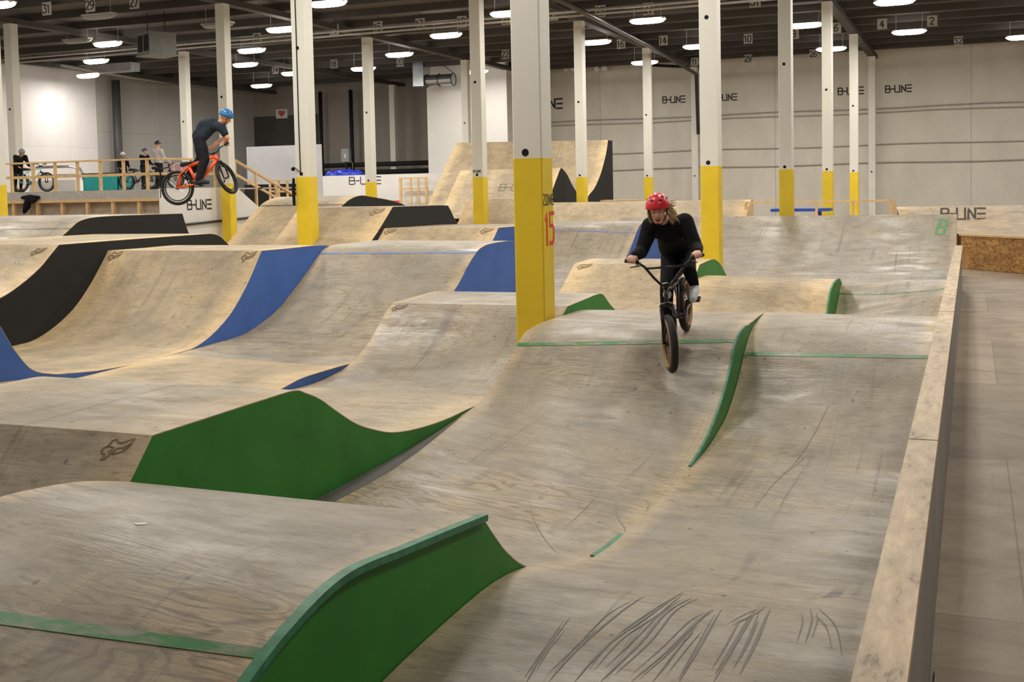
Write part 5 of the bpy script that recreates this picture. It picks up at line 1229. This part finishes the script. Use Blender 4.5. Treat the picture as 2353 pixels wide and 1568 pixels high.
# ------------------------------------------------------------------ quarter pipe, spine, deck, picnic table, berm
def profile_thing(name, label, x0, x1, prof, seed, back=True):
    L = Lane(x0, x1, sym(prof)); t = ramp_thing(name, label, L, BLACK, kind='new', seed=seed, left=BLACK); return L, t
yb = 43.2
xR = onY(1397, 322, yb).x; xL = onY(1050, 328, yb).x; zt = onY(1397, 322, yb).z
q0 = yb-3.1; prof = [(q0+3.1*math.sin(a*1.25/10)/math.sin(1.25), .06+(zt-.06)*(1-math.cos(a*1.25/10))/(1-math.cos(1.25))) for a in range(0, 11)]
prof[-1] = (prof[-1][0], prof[-1][1], 's'); prof.append((yb+.04, zt+.01, 's')); prof.append((yb+.6, zt))
qr = [onX(u_, v_, xR) for u_, v_ in ((1350, 455), (1366, 432), (1379, 403), (1388, 372), (1394, 345), (1397, 322))]
ql = [onX(u_, v_, xL) for u_, v_ in ((985, 468), (998, 437), (1011, 409), (1024, 381), (1037, 354), (1050, 328))]
rows = [(ql[0].y-1.9, .40, qr[0].y-1.9, .26), (ql[0].y-1.4, .60, qr[0].y-1.4, .45), (ql[0].y-.8, .98, qr[0].y-.8, .9)] + [(a_.y, a_.z, c_.y, c_.z) for a_, c_ in zip(ql, qr)]
rows[-1] += ('s',); e_ = rows[-1]; rows.append((e_[0]+.6, e_[1], e_[2]+.6, e_[3]))
Lq = Lane(xL, xR, rows); t = ramp_thing('quarter_pipe', 'tall wooden quarter pipe with a black side, behind the ZONE 15 column', Lq, BLACK, kind='new', seed=31, left=BLACK)
ys = 37.6; pk = onY(1290, 386, ys); x1 = pk.x; x0 = onY(1060, 390, ys).x
Ls, t = profile_thing('spine_ramp', 'wooden spine ramp with a pointed black side in front of the quarter pipe', x0, x1,
   [(ys-2.15, 1.12), (ys-1.6, 1.5), (ys-1.1, 1.9), (ys-.5, 2.42), (ys-.15, pk.z-.06), (ys, pk.z), (ys+.12, pk.z-.03)]+[(q.y, q.z) for q in [onX(u_, v_, x1) for u_, v_ in ((1304, 402), (1314, 423), (1325, 441))]], 32)
st, wd = word('B-LINE'); Ls.draw(t, st, onY(1143, 415, ys-1).x, ys-.95, .34, .05, flat('faded_dark_stencil', srgb(116, 104, 84), .7), 'painted_lettering')
b = MB(); DZ = .50
t = thing('timber_deck', 'raised timber deck behind the big bank carrying the blue picnic table', 'deck', (-4.7, 33, FLOOR))
MB().box((-8.4, 29.6, FLOOR), (-1.95, 31.5, DZ)).build('front_part', BARE, t); MB().box((-5.85, 31.5, FLOOR), (-1.95, 37.2, DZ)).build('rear_part', BARE, t)
ry = 34.5; a = onY(1714, 466, ry); c = onY(2046, 461, ry)
pts = [(a.x+.0, ry, a.z), (c.x, ry, c.z)]
railing('long pine rail above the big bank, in front of the picnic table', pts, DZ, [(a.x+i*(c.x-a.x)/4, ry, a.z, FLOOR if i == 0 else DZ) for i in range(5)]+[(c.x+.1, ry+.3, c.z, DZ)], False)
x0 = onY(1760, 480, 36.2).x; x1 = onY(1922, 480, 36.2).x; zt_ = onY(1840, 479, 36.2).z; yt = 36.2
t = thing('picnic_table', 'blue picnic table standing behind the pine rail', 'picnic table', ((x0+x1)/2, yt, DZ))
PB = flat('blue_plastic_coating', srgb(48, 84, 170), .4)
MB().box((x0+.2, yt-.38, zt_-.09), (x1-.15, yt+.38, zt_)).build('table_top', PB, t)
for s in (-1, 1): MB().box((x0, yt+s*.68-.13, zt_-.34), (x1, yt+s*.68+.13, zt_-.28)).build('bench_seat', PB, t)
for xx in (x0+.5, x1-.5):
    b = MB(); b.tube([(xx, yt-.68, zt_-.34), (xx, yt-.45, zt_-.34), (xx, yt-.2, zt_-.06)], .03, 6); b.tube([(xx, yt+.68, zt_-.34), (xx, yt+.45, zt_-.34), (xx, yt+.2, zt_-.06)], .03, 6)
    b.tube([(xx, yt-.15, zt_-.06), (xx, yt-.35, DZ+.03)], .03, 6); b.tube([(xx, yt+.15, zt_-.06), (xx, yt+.35, DZ+.03)], .03, 6); b.tube([(xx, yt-.6, DZ+.03), (xx, yt+.6, DZ+.03)], .03, 6)
    b.build('leg_frame', PB, t)
# berm with OSB front
def osb():
    m, nt, bs = newmat('osb_board'); tc = nd(nt, 'ShaderNodeTexCoord').outputs['Object']
    v = nd(nt, 'ShaderNodeTexVoronoi'); v.inputs['Scale'].default_value = 14; nt.links.new(mapping(nt, tc, (1, 1, 1.8)), v.inputs['Vector'])
    r = ramp(nt, v.outputs['Color'], [(.1, srgb(140, 100, 48)), (.5, srgb(176, 132, 72)), (.9, srgb(204, 162, 98))])
    bg = ramp(nt, noise_(nt, tc, 1.4, 5), [(.35, (.78, .74, .7, 1)), (.6, (1.05, 1, 1, 1))])
    nt.links.new(mix(nt, r.outputs[0], bg.outputs[0], 1, 'MULTIPLY'), bs.inputs['Base Color']); bs.inputs['Roughness'].default_value = .6; return m
p0 = Vector((-.22, 30.35, 0)); p1 = Vector((3.4, 26.1, 0)); zt_ = .74
t = thing('berm_ramp', 'curved berm ramp at right with chipboard front and big B-LINE lettering', 'ramp', (1.5, 28.3, FLOOR))
dd = (p1-p0).normalized(); nn = Vector((dd.y, -dd.x, 0)); nn = nn if nn.y < 0 else -nn
b = MB(); b.bar(p0+Vector((0, 0, (zt_+FLOOR)/2)), p1+Vector((0, 0, (zt_+FLOOR)/2)), .03, zt_-FLOOR-.02); b.build('chipboard_front', osb(), t)
b = MB(); b.bar(p0+Vector((0, 0, zt_))-nn*.03-dd*.05, p1+Vector((0, 0, zt_))-nn*.03, .14, .05); b.build('cap_board', LUM, t)
pb0, pb1 = onY(2060, 476, 33.0), onY(2480, 470, 33.0)
b = MB(); n = 16; mrow = 8
A0 = Vector((-2.05, 31.6, .72)); 
for j in range(mrow+1):
    f = j/mrow; prof_ = (1-math.cos(f*1.1))/(1-math.cos(1.1))
    for i in range(n+1):
        g = i/n; bot = (p0-dd*1.9).lerp(p1, g)+Vector((0, .1, zt_+.01)); tp = pb0.lerp(pb1, g)
        q = bot.lerp(tp, f); q.z = bot.z+(tp.z-bot.z)*prof_
        b.uv[len(b.v)] = (g*4.2+.5, f*3+1); b.v.append(tuple(q))
for j in range(mrow):
    for i in range(n): a = j*(n+1)+i; b.f.append((a, a+1, a+n+2, a+n+1)); b.m.append(0)
o = len(b.v)
for i in range(n+1): q = pb0.lerp(pb1, i/n); b.uv[len(b.v)] = (0, 0); b.v.append((q.x, q.y+.25, q.z)); b.uv[len(b.v)] = (0, 0); b.v.append((q.x, q.y+.25, FLOOR))
for i in range(n):
    a = mrow*(n+1)+i; b.f.append((a, a+1, o+2*i+2, o+2*i)); b.m.append(0); b.f.append((o+2*i, o+2*i+2, o+2*i+3, o+2*i+1)); b.m.append(0)
for p in b.v: pass
b.build('riding_surface', plywood('berm_plywood', srgb(224, 194, 150), srgb(166, 152, 134), lane_w=8, wear=.9, edge=.6, seed=9), t, smooth=True)
ya_, za_ = onY(2163, 504, 31.9), onY(2275, 504, 31.9); hgt = onY(2163, 482, 32.3).z-ya_.z
n_up = Vector((0, .62, .78))
text_plane('B-LINE', ya_+Vector((0, -.02, .0)), (1, 0, 0), (0, .45, .9), .30, .055, flat('dark_grey_stencil', srgb(92, 84, 76), .7), parent=t, squeeze=(za_.x-ya_.x)/.30/4.15)
# low slab by the curb at the bottom right
tag(MB().box((-.15, 1.0, FLOOR), (1.6, 5.45, FLOOR+.03)).build('floor_sheet', flat('brown_sheet', srgb(146, 128, 106), .55, var=.12, scale=1.5)), 'thin brown floor sheet lying against the curb at the bottom right', 'floor sheet')
# pallet by the quarter pipe
c = onY(1418, 461, 37.0); t = thing('pallet', 'flat wooden pallet lying at the foot of the quarter pipe', 'pallet', (c.x, 37, 1.2))
for i in range(4): MB().box((c.x-.5, 36.7+i*.22, c.z-.02), (c.x+.7, 36.82+i*.22, c.z+.02)).build('board', LUM, t)
for i in range(3): MB().box((c.x-.45+i*.5, 36.7, FLOOR), (c.x-.38+i*.5, 37.5, c.z-.02)).build('bearer', LUM, t)
# small spotlights over the back wall
for px, lab in ((1312, 'left'), (1383, 'right')):
    c = onY(px, 157, 55.2); t = thing('spotlight', 'small white double spotlight high on the back wall, %s one of two' % lab, 'spotlight', (c.x, 55.2, c.z), 'double spotlights on the back wall')
    for s in (-1, 1): MB().tube([(c.x+s*.14, 55.2, c.z), (c.x+s*.20, 54.95, c.z-.04)], [.07, .14], 10).build('lamp_head', WHITE, t)
    MB().box((c.x-.1, 55.2, c.z-.08), (c.x+.1, 56.3, c.z+.08)).build('bracket', WHITE, t)
